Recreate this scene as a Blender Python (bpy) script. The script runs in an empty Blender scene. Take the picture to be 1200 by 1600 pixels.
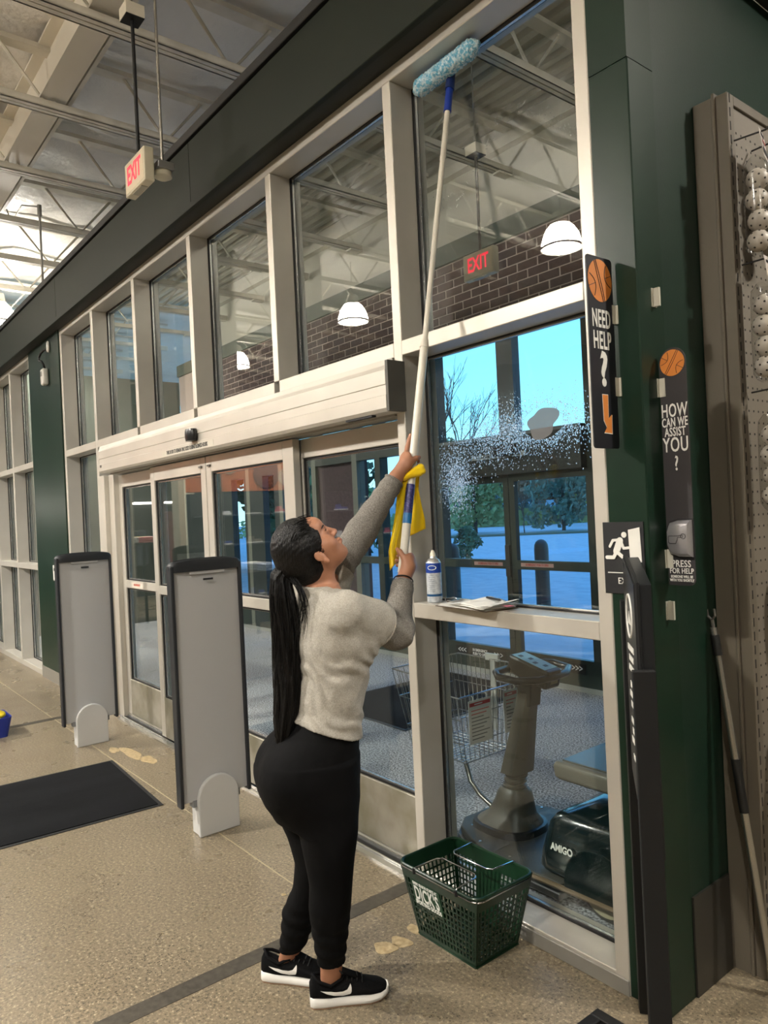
import bpy, bmesh, math, random
import numpy as np
from mathutils import Vector, Matrix, Euler
random.seed(7)
PI = math.pi
SC = bpy.context.scene
COL = SC.collection

# ---------------------------------------------------------------- camera
F_PX, TH, RO, CH, CD = 1155.0, math.radians(38.6), math.atan(.047), 1.65, 2.116
VV = Vector((-math.cos(TH), math.sin(TH), 0)); RR = Vector((math.sin(TH), math.cos(TH), 0)); ZZ = Vector((0, 0, 1))
CAMP = Vector((0, -CD, CH))
cam = bpy.data.cameras.new('camera'); camo = bpy.data.objects.new('camera', cam); COL.objects.link(camo)
cam.sensor_fit = 'VERTICAL'; cam.sensor_height = 36.0; cam.lens = 36.0 * F_PX / 1600.0
cam.clip_start = .05; cam.clip_end = 500
_r = RR * math.cos(RO) + ZZ * math.sin(RO)
_u = -RR * math.sin(RO) + ZZ * math.cos(RO)
# image right of the camera = direction that appears horizontal on the picture
_ir = RR * math.cos(RO) - ZZ * math.sin(RO)
_iu = RR * math.sin(RO) + ZZ * math.cos(RO)
m = Matrix((_ir, _iu, -VV)).transposed().to_4x4(); m.translation = CAMP
camo.matrix_world = m
SC.camera = camo
# pixel (1200x1600 frame) -> a point at a known plane / depth
def ray(u, w):
    a = u - 600; b = 800 - w
    s = a * math.cos(RO) + b * math.sin(RO); t = -a * math.sin(RO) + b * math.cos(RO)
    return VV * F_PX + RR * s + ZZ * t
def hit(u, w, ax, val):
    d = ray(u, w); return CAMP + d * ((val - CAMP[ax]) / d[ax])
def at(u, w, dep): return CAMP + ray(u, w) * (dep / F_PX)

# ---------------------------------------------------------------- view and world
vs = SC.view_settings
vs.view_transform = 'Standard'; vs.look = 'None'; vs.gamma = 1; vs.use_curve_mapping = False
vs.exposure = 0.88
SC.cycles.transparent_max_bounces = 16
SC.cycles.max_bounces = 10
W = bpy.data.worlds.new('sky'); SC.world = W; W.use_nodes = True
wn = W.node_tree; wn.nodes.clear()
def _n(t, ty, **k):
    n = t.nodes.new(ty)
    for a, b in k.items(): setattr(n, a, b)
    return n
o_ = _n(wn, 'ShaderNodeOutputWorld'); b_ = _n(wn, 'ShaderNodeBackground')
tc = _n(wn, 'ShaderNodeTexCoord'); sx = _n(wn, 'ShaderNodeSeparateXYZ'); rp = _n(wn, 'ShaderNodeValToRGB')
wn.links.new(tc.outputs['Generated'], sx.inputs[0]); wn.links.new(sx.outputs['Z'], rp.inputs[0])
e = rp.color_ramp.elements
e[0].position = 0.0; e[0].color = (.55, .90, 1.0, 1)
e[1].position = .6; e[1].color = (.13, .40, .95, 1)
x = e.new(.12); x.color = (.26, .72, 1.0, 1)
x = e.new(.28); x.color = (.17, .58, 1.0, 1)
wn.links.new(rp.outputs[0], b_.inputs[0]); b_.inputs[1].default_value = 1.15
wn.links.new(b_.outputs[0], o_.inputs[0])

# ---------------------------------------------------------------- helpers
def lin(h):
    h = h.lstrip('#'); v = [int(h[i:i+2], 16) / 255 for i in (0, 2, 4)]
    return tuple(c / 12.92 if c <= .04045 else ((c + .055) / 1.055) ** 2.4 for c in v) + (1,)
MATS = {}
def mat(name, col='808080', rough=.5, metal=0., spec=.5, noise=None, bump=None, emit=None, coat=0., stretch=None, rnoise=None, sheen=0., alpha=1., sss=0.):
    if name in MATS: return MATS[name]
    m = bpy.data.materials.new(name); m.use_nodes = True; t = m.node_tree
    p = t.nodes['Principled BSDF']
    c = lin(col) if isinstance(col, str) else col
    p.inputs['Base Color'].default_value = c
    p.inputs['Roughness'].default_value = rough; p.inputs['Metallic'].default_value = metal
    p.inputs['Specular IOR Level'].default_value = spec; p.inputs['Coat Weight'].default_value = coat
    p.inputs['Sheen Weight'].default_value = sheen; p.inputs['Alpha'].default_value = alpha
    if sss:
        p.inputs['Subsurface Weight'].default_value = sss; p.inputs['Subsurface Radius'].default_value = (.01, .004, .002)
    tc = None
    def coord():
        nonlocal tc
        if tc is None:
            t0 = _n(t, 'ShaderNodeTexCoord'); mp = _n(t, 'ShaderNodeMapping')
            t.links.new(t0.outputs['Object'], mp.inputs[0])
            if stretch: mp.inputs['Scale'].default_value = stretch
            tc = mp.outputs[0]
        return tc
    if noise:   # (scale, second colour, detail[, lo, hi])
        nz = _n(t, 'ShaderNodeTexNoise'); nz.inputs['Scale'].default_value = noise[0]; nz.inputs['Detail'].default_value = noise[2]
        t.links.new(coord(), nz.inputs['Vector'])
        r = _n(t, 'ShaderNodeValToRGB'); t.links.new(nz.outputs['Fac'], r.inputs[0])
        lo, hi = (noise[3], noise[4]) if len(noise) > 3 else (.35, .65)
        r.color_ramp.elements[0].position = lo; r.color_ramp.elements[1].position = hi
        r.color_ramp.elements[0].color = c; r.color_ramp.elements[1].color = lin(noise[1])
        t.links.new(r.outputs[0], p.inputs['Base Color'])
    if bump:    # (scale, strength, distance)
        nb = _n(t, 'ShaderNodeTexNoise'); nb.inputs['Scale'].default_value = bump[0]; nb.inputs['Detail'].default_value = 3
        t.links.new(coord(), nb.inputs['Vector'])
        bb = _n(t, 'ShaderNodeBump'); bb.inputs['Strength'].default_value = bump[1]; bb.inputs['Distance'].default_value = bump[2]
        t.links.new(nb.outputs['Fac'], bb.inputs['Height']); t.links.new(bb.outputs[0], p.inputs['Normal'])
    if rnoise:
        nr = _n(t, 'ShaderNodeTexNoise'); nr.inputs['Scale'].default_value = rnoise[0]; t.links.new(coord(), nr.inputs['Vector'])
        mr = _n(t, 'ShaderNodeMapRange'); t.links.new(nr.outputs['Fac'], mr.inputs[0])
        mr.inputs['To Min'].default_value = rnoise[1]; mr.inputs['To Max'].default_value = rnoise[2]
        t.links.new(mr.outputs[0], p.inputs['Roughness'])
    if emit:
        p.inputs['Emission Color'].default_value = lin(emit[0]); p.inputs['Emission Strength'].default_value = emit[1]
    MATS[name] = m
    return m
def glass(name, tint=(.93, .96, .95), ior=1.5, rough=0.0, boost=1.0):
    if name in MATS: return MATS[name]
    m = bpy.data.materials.new(name); m.use_nodes = True; t = m.node_tree; t.nodes.clear()
    o = _n(t, 'ShaderNodeOutputMaterial'); mx = _n(t, 'ShaderNodeMixShader'); fr = _n(t, 'ShaderNodeFresnel')
    tr = _n(t, 'ShaderNodeBsdfTransparent'); gl = _n(t, 'ShaderNodeBsdfGlossy')
    fr.inputs[0].default_value = ior; tr.inputs[0].default_value = tint + (1,); gl.inputs['Roughness'].default_value = rough
    ml = _n(t, 'ShaderNodeMath', operation='MULTIPLY'); ml.inputs[1].default_value = boost; ml.use_clamp = True
    ge = _n(t, 'ShaderNodeNewGeometry'); mr = _n(t, 'ShaderNodeMapRange'); mr.inputs['To Min'].default_value = ior; mr.inputs['To Max'].default_value = 1 / ior
    t.links.new(ge.outputs['Backfacing'], mr.inputs[0]); t.links.new(mr.outputs[0], fr.inputs[0])   # same reflectance from both faces of the pane
    t.links.new(fr.outputs[0], ml.inputs[0]); t.links.new(ml.outputs[0], mx.inputs[0])
    t.links.new(tr.outputs[0], mx.inputs[1]); t.links.new(gl.outputs[0], mx.inputs[2]); t.links.new(mx.outputs[0], o.inputs[0])
    MATS[name] = m
    return m

class MB:
    """collects shapes; build() links them as one mesh object"""
    def __init__(s): s.v = []; s.f = []
    def add(s, vs, fs):
        k = len(s.v); s.v += [tuple(p) for p in vs]; s.f += [tuple(i + k for i in f) for f in fs]; return s
    def box(s, x0, x1, y0, y1, z0, z1, M=None):
        if x0 > x1: x0, x1 = x1, x0
        if y0 > y1: y0, y1 = y1, y0
        if z0 > z1: z0, z1 = z1, z0
        vs = [(x0,y0,z0),(x1,y0,z0),(x1,y1,z0),(x0,y1,z0),(x0,y0,z1),(x1,y0,z1),(x1,y1,z1),(x0,y1,z1)]
        if M is not None: vs = [M @ Vector(p) for p in vs]
        return s.add(vs, [(3,2,1,0),(4,5,6,7),(0,1,5,4),(1,2,6,5),(2,3,7,6),(3,0,4,7)])
    def cyl(s, p0, p1, r0, r1=None, n=12, caps=True):
        p0, p1 = Vector(p0), Vector(p1); r1 = r0 if r1 is None else r1
        d = (p1 - p0).normalized(); a = d.orthogonal().normalized(); b = d.cross(a)
        vs = [p0 + (a*math.cos(2*PI*i/n) + b*math.sin(2*PI*i/n))*r0 for i in range(n)] + [p1 + (a*math.cos(2*PI*i/n) + b*math.sin(2*PI*i/n))*r1 for i in range(n)]
        fs = [(i, (i+1) % n, n+(i+1) % n, n+i) for i in range(n)]
        if caps: fs += [tuple(range(n))[::-1], tuple(range(n, 2*n))]
        return s.add(vs, fs)
    def tube(s, pts, r, n=8, closed=False, caps=True):
        pts = [Vector(p) for p in pts]; m = len(pts)
        rs = r if isinstance(r, (list, tuple)) else [r]*m
        vs = []; ref = None
        for i, p in enumerate(pts):
            if closed: d = pts[(i+1) % m] - pts[i-1]
            else: d = pts[min(i+1, m-1)] - pts[max(i-1, 0)]
            d.normalize()
            if ref is None: ref = d.orthogonal().normalized()
            ref = (ref - d*ref.dot(d))
            ref = ref.normalized() if ref.length > 1e-6 else d.orthogonal().normalized()
            b = d.cross(ref)
            vs += [p + (ref*math.cos(2*PI*k/n) + b*math.sin(2*PI*k/n))*rs[i] for k in range(n)]
        fs = []
        for i in range(m if closed else m-1):
            j = (i+1) % m
            fs += [(i*n+k, i*n+(k+1) % n, j*n+(k+1) % n, j*n+k) for k in range(n)]
        if caps and not closed: fs += [tuple(range(n))[::-1], tuple(range((m-1)*n, m*n))]
        return s.add(vs, fs)
    def lathe(s, prof, M=None, n=24, capb=True, capt=True):
        vs = []
        for (r, z) in prof:
            for k in range(n): vs.append(Vector((r*math.cos(2*PI*k/n), r*math.sin(2*PI*k/n), z)))
        if M is not None: vs = [M @ p for p in vs]
        m = len(prof); fs = []
        for i in range(m-1): fs += [(i*n+k, i*n+(k+1) % n, (i+1)*n+(k+1) % n, (i+1)*n+k) for k in range(n)]
        if capb: fs.append(tuple(range(n))[::-1])
        if capt: fs.append(tuple(range((m-1)*n, m*n)))
        return s.add(vs, fs)
    def prism(s, poly, d, M=None):
        """polygon in the local xy plane, extruded 0..d along local z"""
        n = len(poly)
        vs = [Vector((x, y, 0)) for x, y in poly] + [Vector((x, y, d)) for x, y in poly]
        if M is not None: vs = [M @ p for p in vs]
        return s.add(vs, [tuple(range(n))[::-1], tuple(range(n, 2*n))] + [(i, (i+1) % n, n+(i+1) % n, n+i) for i in range(n)])
    def loft(s, rings, capa=True, capb=True):
        n = len(rings[0]); vs = [p for r in rings for p in r]; fs = []
        for i in range(len(rings)-1): fs += [(i*n+k, i*n+(k+1) % n, (i+1)*n+(k+1) % n, (i+1)*n+k) for k in range(n)]
        if capa: fs.append(tuple(range(n))[::-1])
        if capb: fs.append(tuple(range((len(rings)-1)*n, len(rings)*n)))
        return s.add(vs, fs)
    def ball(s, c, r, n=12, m=8, sc=(1, 1, 1)):
        c = Vector(c); pr = [(max(1e-4, math.sin(PI*i/m)), -math.cos(PI*i/m)) for i in range(m+1)]
        vs = [Vector((c.x + a*math.cos(2*PI*k/n)*r*sc[0], c.y + a*math.sin(2*PI*k/n)*r*sc[1], c.z + z*r*sc[2])) for a, z in pr for k in range(n)]
        fs = [(i*n+k, i*n+(k+1) % n, (i+1)*n+(k+1) % n, (i+1)*n+k) for i in range(m) for k in range(n)]
        return s.add(vs, fs)
    def mesh(s, name, bevel=0, seg=1, smooth=False, fix=True):
        me = bpy.data.meshes.new(name); me.from_pydata([tuple(p) for p in s.v], [], s.f)
        if bevel or fix:
            bm = bmesh.new(); bm.from_mesh(me)
            bmesh.ops.recalc_face_normals(bm, faces=bm.faces)
            if bevel:
                es = [q for q in bm.edges if len(q.link_faces) == 2 and q.calc_face_angle(0) > .6]
                bmesh.ops.bevel(bm, geom=es, offset=bevel, segments=seg, profile=.5, affect='EDGES', clamp_overlap=True)
            bm.to_mesh(me); bm.free()
        if smooth:
            me.polygons.foreach_set('use_smooth', [True]*len(me.polygons))
            if smooth != 'all': me.set_sharp_from_angle(angle=math.radians(40))
        return me
    def build(s, name, mt, parent=None, bevel=0, seg=1, smooth=False, fix=True):
        me = s.mesh(name, bevel, seg, smooth, fix); return link(name, me, mt, parent)
def link(name, me, mt, parent=None):
    o = bpy.data.objects.new(name, me); COL.objects.link(o)
    if mt is not None and not me.materials: me.materials.append(mt)
    if parent: o.parent = parent
    return o
def empty(name, loc=(0, 0, 0), rz=0):
    o = bpy.data.objects.new(name, None); COL.objects.link(o); o.location = loc; o.rotation_euler = (0, 0, rz); o.empty_display_size = .05
    return o
def tag(o, label, cat, group=None, kind=None):
    o['label'] = label; o['category'] = cat
    if group: o['group'] = group
    if kind: o['kind'] = kind
    return o
def struct(o, label=None):
    o['kind'] = 'structure'
    if label: o['label'] = label
    return o
def copy_tree(o, parent=None):
    c = o.copy(); COL.objects.link(c); c.parent = parent
    for ch in list(o.children): copy_tree(ch, c)
    return c
def B(*a, **k): return MB().box(*a, **k)
def T(loc=(0, 0, 0), rot=(0, 0, 0), sc=(1, 1, 1)):
    return Matrix.Translation(loc) @ Euler(rot).to_matrix().to_4x4() @ Matrix.Diagonal((*sc, 1))
def basis(o, x, y, z=None):
    x = Vector(x).normalized(); y = Vector(y).normalized(); z = x.cross(y).normalized() if z is None else Vector(z)
    m = Matrix((x, y, z)).transposed().to_4x4(); m.translation = Vector(o); return m
def text(s, size, mt, parent, M, name='lettering', sx=1.0, ext=.0006, bold=0., align='CENTER', space=1.0):
    cu = bpy.data.curves.new('txt', 'FONT'); cu.body = s; cu.size = size; cu.extrude = ext; cu.offset = bold; cu.align_x = align; cu.align_y = 'CENTER'; cu.resolution_u = 3; cu.space_character = space
    ob = bpy.data.objects.new('txt', cu); COL.objects.link(ob)
    me = bpy.data.meshes.new_from_object(ob.evaluated_get(bpy.context.evaluated_depsgraph_get()))
    bpy.data.objects.remove(ob); me.transform(M @ Matrix.Diagonal((sx, 1, 1, 1))); me.name = name; me.materials.clear()
    return link(name, me, mt, parent)

# ---------------------------------------------------------------- materials
ALU = mat('anodised aluminium', 'c3beb3', .40, .45, noise=(3, 'cbc6bb', 2), bump=(300, .05, .0006))
ALUD = mat('dull aluminium', '9a978f', .5, .5)
BEAD = mat('bright bead', 'd8d8d4', .25, .9)
GASK = mat('black gasket', '0b0b0c', .6)
GREEN = mat('dark green laminate', '0e2418', .34, 0, .3, noise=(2.5, '12291d', 3), bump=(420, .12, .0008), stretch=(1, 1, .35))
GREENB = mat('dark green band paint', '101a0e', .5, 0, .25, bump=(300, .1, .0006))
BLACK = mat('black paint', '0c0d0d', .5)
WHITEP = mat('white paint', 'cfcabd', .6, noise=(6, 'c3bdae', 3))
GLASS = glass('clear glass', boost=1.15)
GLASSX = glass('exterior glass', tint=(.96, .99, 1.0), boost=.1)
LAMPC = (1.0, .955, .89)

# ---------------------------------------------------------------- store lamps (each lamp's light sits in its own builder)
LMP_SHADE = mat('prismatic lamp shade', 'f4efe2', .25, 0, .5, emit=('fff7ec', 76))
LMP_RIM = mat('lamp rim', 'd8d6cf', .3, .6)
def high_bay(x, y, z, power, label, where=None):
    # a lamp out of the picture (store side, seen only as a reflection or by its light) has a name ending in _offscreen
    nm_ = lambda k: k if where is None else '%s_%s_offscreen' % (k, where)
    root = empty(nm_('high_bay_lamp'), (x, y, z))
    tag(root, label, 'ceiling lamp', 'white high bay lamps hung from the store roof')
    sh = MB().lathe([(.23, 0), (.225, .06), (.20, .15), (.16, .22), (.12, .26)], n=28, capb=False, capt=False)
    sh.lathe([(.222, .004), (.217, .06), (.192, .15), (.152, .22), (.115, .255)], n=28, capb=False, capt=False)
    sh.build(nm_('shade'), LMP_SHADE, root, smooth='all', fix=False)
    MB().lathe([(.235, -.012), (.238, .0), (.235, .012), (.222, .012), (.222, -.012)], n=28, capb=False, capt=False).build('rim', LMP_RIM, root, smooth='all')
    MB().lathe([(.02, .25), (.11, .255), (.12, .27), (.10, .30), (.085, .40), (.03, .42), (.012, .45)], n=20).build('ballast', mat('lamp ballast', 'c8c4b8', .5), root, smooth=True)
    MB().cyl((0, 0, .44), (0, 0, 5.55 - z), .008, n=6).build('hanger', mat('lamp hanger', 'b0ada4', .5), root)
    l = bpy.data.lights.new(nm_('lamp_light'), 'SPOT'); l.energy = power; l.color = LAMPC; l.shadow_soft_size = .07; l.spot_size = math.radians(165); l.spot_blend = .6
    lo = bpy.data.objects.new(nm_('lamp_light'), l); COL.objects.link(lo); lo.parent = root; lo.location = (0, 0, .05)
    return root
# ================================================================ structure: the shell
WALLC = mat('store wall paint', '8d877a', .7)
# --- floor
def floor_mat():
    m = bpy.data.materials.new('polished concrete'); m.use_nodes = True; t = m.node_tree; p = t.nodes['Principled BSDF']
    tc = _n(t, 'ShaderNodeTexCoord')
    def noise(sc, det, rough=.6):
        n = _n(t, 'ShaderNodeTexNoise'); n.inputs['Scale'].default_value = sc; n.inputs['Detail'].default_value = det; n.inputs['Roughness'].default_value = rough
        t.links.new(tc.outputs['Object'], n.inputs['Vector']); return n.outputs['Fac']
    def ramp(src, stops):
        r = _n(t, 'ShaderNodeValToRGB'); t.links.new(src, r.inputs[0]); el = r.color_ramp.elements
        for i, (po, c) in enumerate(stops):
            q = el[i] if i < 2 else el.new(po)
            q.position = po; q.color = lin(c)
        return r.outputs[0]
    base = ramp(noise(1.3, 4), [(.3, '695f50'), (.7, '857962')])
    spk = ramp(noise(75, 3, .75), [(.33, '1a1611'), (.42, '6a6050'), (.58, '847862'), (.68, 'c2b598')])
    mx = _n(t, 'ShaderNodeMix', data_type='RGBA'); mx.inputs[0].default_value = .72
    t.links.new(base, mx.inputs[6]); t.links.new(spk, mx.inputs[7])
    vo = _n(t, 'ShaderNodeTexVoronoi'); vo.inputs['Scale'].default_value = 70; t.links.new(tc.outputs['Object'], vo.inputs['Vector'])
    pit = _n(t, 'ShaderNodeMapRange'); pit.inputs['From Min'].default_value = .14; pit.inputs['From Max'].default_value = .26
    t.links.new(vo.outputs['Distance'], pit.inputs[0])
    # pits only show in worn patches
    wp = _n(t, 'ShaderNodeMapRange'); wp.inputs['From Min'].default_value = .36; wp.inputs['From Max'].default_value = .60
    t.links.new(noise(2.2, 3), wp.inputs[0])
    inv = _n(t, 'ShaderNodeMath', operation='SUBTRACT'); inv.inputs[0].default_value = 1; t.links.new(pit.outputs[0], inv.inputs[1])
    mu = _n(t, 'ShaderNodeMath', operation='MULTIPLY'); t.links.new(inv.outputs[0], mu.inputs[0]); t.links.new(wp.outputs[0], mu.inputs[1])
    m2 = _n(t, 'ShaderNodeMix', data_type='RGBA'); t.links.new(mu.outputs[0], m2.inputs[0]); t.links.new(mx.outputs[2], m2.inputs[6]); m2.inputs[7].default_value = lin('2a241c')
    t.links.new(m2.outputs[2], p.inputs['Base Color'])
    rr = _n(t, 'ShaderNodeMapRange'); t.links.new(noise(3, 3), rr.inputs[0]); rr.inputs['To Min'].default_value = .18; rr.inputs['To Max'].default_value = .42
    t.links.new(rr.outputs[0], p.inputs['Roughness']); p.inputs['Specular IOR Level'].default_value = .45
    bb = _n(t, 'ShaderNodeBump'); bb.inputs['Strength'].default_value = .12; bb.inputs['Distance'].default_value = .002
    t.links.new(spk, bb.inputs['Height']); t.links.new(bb.outputs[0], p.inputs['Normal'])
    return m
FLOORM = floor_mat()
floor = struct(B(-24, 9, -13, .02, -.1, 0).box(-1.36, 9, .02, 8.2, -.1, 0).build('floor', FLOORM), 'polished tan concrete floor with exposed aggregate')
STRIP = mat('dark floor strip', '4b463d', .45, noise=(40, '3a362f', 3))
for x in (-2.525, -6.82):
    B(x-.04, x+.04, -9, -.035, -.002, .0015).build('divider_strip', STRIP, floor)
JOINT = mat('joint filler', 'a09477', .5)
for (x0, x1, y) in ((-16, -2.6, -.425), (-16, 2, -3.4)):
    B(x0, x1, y-.003, y+.003, -.002, .001).build('saw_joint', JOINT, floor)
B(-4.98, -4.974, -9, -.43, -.002, .001).build('saw_joint', JOINT, floor)
RES = mat('dried glue', '9a855e', .3, noise=(45, 'bda982', 4))
def blob(cx, cy, rx, ry, seed, z=.0012, n=22):
    rnd = random.Random(seed); ph = [rnd.uniform(0, 6.28) for _ in range(3)]
    pts = []
    for k in range(n):
        a = 2*PI*k/n; q = 1 + .16*math.sin(2*a+ph[0]) + .10*math.sin(3*a+ph[1]) + .07*math.sin(5*a+ph[2])
        pts.append((cx + rx*q*math.cos(a), cy + ry*q*math.sin(a)))
    return MB().prism(pts, z)
for i, (u, w, rx, ry) in enumerate(((602, 1481, .05, .035), (627, 1472, .04, .035), (652, 1453, .05, .025), (205, 1177, .16, .05), (232, 1187, .09, .05), (178, 1172, .08, .03), (443, 1398, .012, .008))):
    p = hit(u, w, 2, 0); blob(p.x, p.y, rx, ry, i).build('glue_patch', RES, floor)
# --- store shell outside the frame (closes the room for light and reflections)
struct(B(-24.2, -24, -13, 8.2, 0, 5.7).build('wall_left', WALLC), 'plain far store wall')
struct(B(-24, 9, -13.2, -13, 0, 5.7).build('wall_back', WALLC), 'plain store wall opposite the windows')
struct(B(9, 9.2, -13, 8.2, 0, 5.7).build('wall_right', WALLC), 'plain store wall beyond the shelving')
struct(B(-1.36, 9, 8, 8.2, 0, 5.7).build('wall_far', WALLC), 'plain wall beside the entrance lobby')
# --- ceiling: sagging white insulation facing
def ceiling_mesh():
    X = np.arange(-24, 9.01, .16); Y = np.arange(-13, 8.21, .12)
    gx, gy = np.meshgrid(X, Y, indexing='ij')
    rnd = np.random.RandomState(3)
    ph = ((gx + 3.72) % 1.26) / 1.26
    sag = -.10*np.sin(PI*ph)**1.0
    wr = np.zeros_like(gx)
    for k in range(26):
        a = rnd.uniform(0, PI); f = rnd.uniform(3, 11); wr += np.sin((gx*math.cos(a)+gy*math.sin(a))*f + rnd.uniform(0, 6.28) + 1.2*np.sin(gx*1.7+k)+1.1*np.sin(gy*1.3-k))*rnd.uniform(.002, .007)
    z = 5.60 + sag + wr*1.1
    vs = np.stack([gx, gy, z], -1).reshape(-1, 3); nx, ny = gx.shape
    idx = np.arange(nx*ny).reshape(nx, ny)
    # leave the strip of bare deck over the lobby open
    yc = (Y[:-1]+Y[1:])/2; xc = (X[:-1]+X[1:])/2
    keep = ~((yc[None, :] > 1.75) & (xc[:, None] < -1.3) & (xc[:, None] > -12.9))
    q = np.stack([idx[:-1, :-1], idx[:-1, 1:], idx[1:, 1:], idx[1:, :-1]], -1)[keep]
    me = bpy.data.meshes.new('ceiling'); me.from_pydata(vs.tolist(), [], q.tolist())
    me.polygons.foreach_set('use_smooth', [True]*len(me.polygons)); return me
INSUL = mat('white insulation facing', 'dedbd4', .45, 0, .4, noise=(1.2, 'd0ccc4', 4), bump=(14, .35, .03))
ceiling = struct(link('ceiling', ceiling_mesh(), INSUL), 'white crinkled insulation under the roof')
DECKM = mat('painted roof deck', 'b8b4a6', .55)
dk = MB()
y = 1.7
while y < 3.75:
    dk.add([(-13, y, 5.66), (-1.3, y, 5.66), (-1.3, y+.05, 5.66), (-13, y+.05, 5.66), (-13, y+.065, 5.575), (-1.3, y+.065, 5.575), (-1.3, y+.135, 5.575), (-13, y+.135, 5.575), (-13, y+.15, 5.66), (-1.3, y+.15, 5.66)],
           [(0,1,2,3), (3,2,5,4), (4,5,6,7), (7,6,9,8)]); y += .15
struct(dk.build('roof_deck', DECKM), 'ribbed white metal roof deck over the entrance lobby')
# --- joists: chords and V webs
JM = mat('painted joist steel', 'd2ccbd', .5, noise=(5, 'c2bcac', 3))
cb = B(-.055, -.006, -8.5, 3.68, 0, .012).box(-.055, -.043, -8.5, 3.68, 0, .06).box(.006, .055, -8.5, 3.68, 0, .012).box(.043, .055, -8.5, 3.68, 0, .06)
cb.box(-.05, .05, 3.5, 3.68, -.02, .06)
cbm = cb.mesh('bottom_chord'); cbm.materials.append(JM)
ctm = B(-.055, .055, -8.5, 3.7, 0, .04).mesh('top_chord'); ctm.materials.append(JM)
webm = MB().tube([(0, -.36, .47), (0, 0, .03), (0, .36, .47)], .015, n=6).mesh('web_bar'); webm.materials.append(JM)
for k in range(12):
    x = -3.72 - 1.26*k
    r = struct(empty('ceiling_joist', (x, 0, 5.0)), 'white open web steel roof joist'); r['category'] = 'joist'; r['group'] = 'roof joists'
    link('bottom_chord', cbm, None, r); t_ = link('top_chord', ctm, None, r); t_.location = (0, 0, .46)
    for j in range(11):
        w_ = link('web_bar', webm, None, r); w_.location = (0, 2.55 - j*.98, 0)
for k in range(1, 6):
    x = -3.72 + 1.26*k
    r = struct(empty('ceiling_joist', (x, 0, 5.0)), 'white open web steel roof joist'); r['category'] = 'joist'; r['group'] = 'roof joists'
    link('bottom_chord', cbm, None, r); t_ = link('top_chord', ctm, None, r); t_.location = (0, 0, .46)
g = struct(empty('ceiling_girder', (0, -.36, 5.09)), 'heavy cream steel girder crossing above the roof joists')
B(-22, 5, -.10, .10, 0, .02).build('flange', mat('cream steel', 'cfc8b8', .5), g); B(-22, 5, -.012, .012, .02, .40).build('web_plate', MATS['cream steel'], g); B(-22, 5, -.10, .10, .40, .42).build('flange', MATS['cream steel'], g)
B(-22, 5, .13, .16, .03, .07).build('conduit', JM, g)

# ================================================================ storefront wall
HEADB, HEADT = 3.545, 3.60
MX = [-7.64, -6.675, -5.65, -4.61, -3.55, -2.50, -1.485]
HW = .0275
frame = struct(empty('trim_1', (-4.5, 0, 0)), 'brushed aluminium storefront framing of mullions and rails')
def fr(name, x0, x1, y0, y1, z0, z1, mt=ALU, bev=.003):
    o = B(x0, x1, y0, y1, z0, z1).build(name, mt, frame, bevel=bev); o.matrix_parent_inverse = Matrix.Translation((4.5, 0, 0)); return o
for i, x in enumerate(MX):
    fr('mullion', x-HW, x+HW, 0, .20, 0 if i in (0, 1, 5, 6) else 2.40, HEADB)
LMX = [-8.88, -9.86, -10.84, -11.82, -12.80, -13.78]
for x in LMX: fr('mullion', x-HW, x+HW, 0, .20, 0, HEADB)
fr('head_rail', -14, MX[6]+HW, 0, .20, HEADB, HEADT)
def bays():
    out = []
    for i in range(6): out.append((MX[i]+HW, MX[i+1]-HW, 2.40, HEADB, 'up', i))
    out += [(MX[0]+HW, MX[1]-HW, 1.245, 2.335, 'lo', 0), (MX[0]+HW, MX[1]-HW, .065, 1.18, 'lo', 0), (MX[5]+HW, MX[6]-HW, 1.245, 2.335, 'lo', 5), (MX[5]+HW, MX[6]-HW, .065, 1.18, 'lo', 5)]
    for i in range(5):
        for z0, z1 in ((2.40, HEADB), (1.245, 2.335), (.065, 1.18)): out.append((LMX[i+1]+HW, LMX[i]-HW, z0, z1, 'far', i))
    return out
for i in range(6): fr('transom_rail', MX[i]+HW, MX[i+1]-HW, 0, .20, 2.335, 2.40)
for a, b in [(MX[0], MX[1]), (MX[5], MX[6])] + [(LMX[i+1], LMX[i]) for i in range(5)]:
    fr('sill_rail', a+HW, b-HW, 0, .20, 1.18, 1.245); fr('base_rail', a+HW, b-HW, 0, .20, 0, .065)
for i in range(5): fr('transom_rail', LMX[i+1]+HW, LMX[i]-HW, 0, .20, 2.335, 2.40)
fr('base_shoe', MX[5]+HW, MX[6]+HW, -.008, 0, 0, .055, ALUD)
def ring(x0, x1, z0, z1, w, y0, y1):
    return B(x0, x0+w, y0, y1, z0, z1).box(x1-w, x1, y0, y1, z0, z1).box(x0+w, x1-w, y0, y1, z0, z0+w).box(x0+w, x1-w, y0, y1, z1-w, z1)
DESC = {'up': 'tall upper storefront window', 'lo': 'lower storefront window', 'far': 'storefront window beyond the green pillar'}
for n, (x0, x1, z0, z1, kd, i) in enumerate(bays()):
    w = struct(empty('window_%d' % (n+1), ((x0+x1)/2, .15, z0)), DESC[kd] + ' in an aluminium frame')
    inv = Matrix.Translation((-(x0+x1)/2, -.15, -z0))
    for nm, wd, y0, y1, mt in (('gasket', .007, .128, .137, GASK), ('glazing_bead', .013, .137, .150, BEAD), ('gasket', .011, .150, .155, GASK)):
        ring(x0, x1, z0, z1, wd, y0, y1).build(nm, mt, w).matrix_parent_inverse = inv
    B(x0+.002, x1-.002, .157, .163, z0+.002, z1-.002).build('pane', GLASS, w).matrix_parent_inverse = inv
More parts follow.
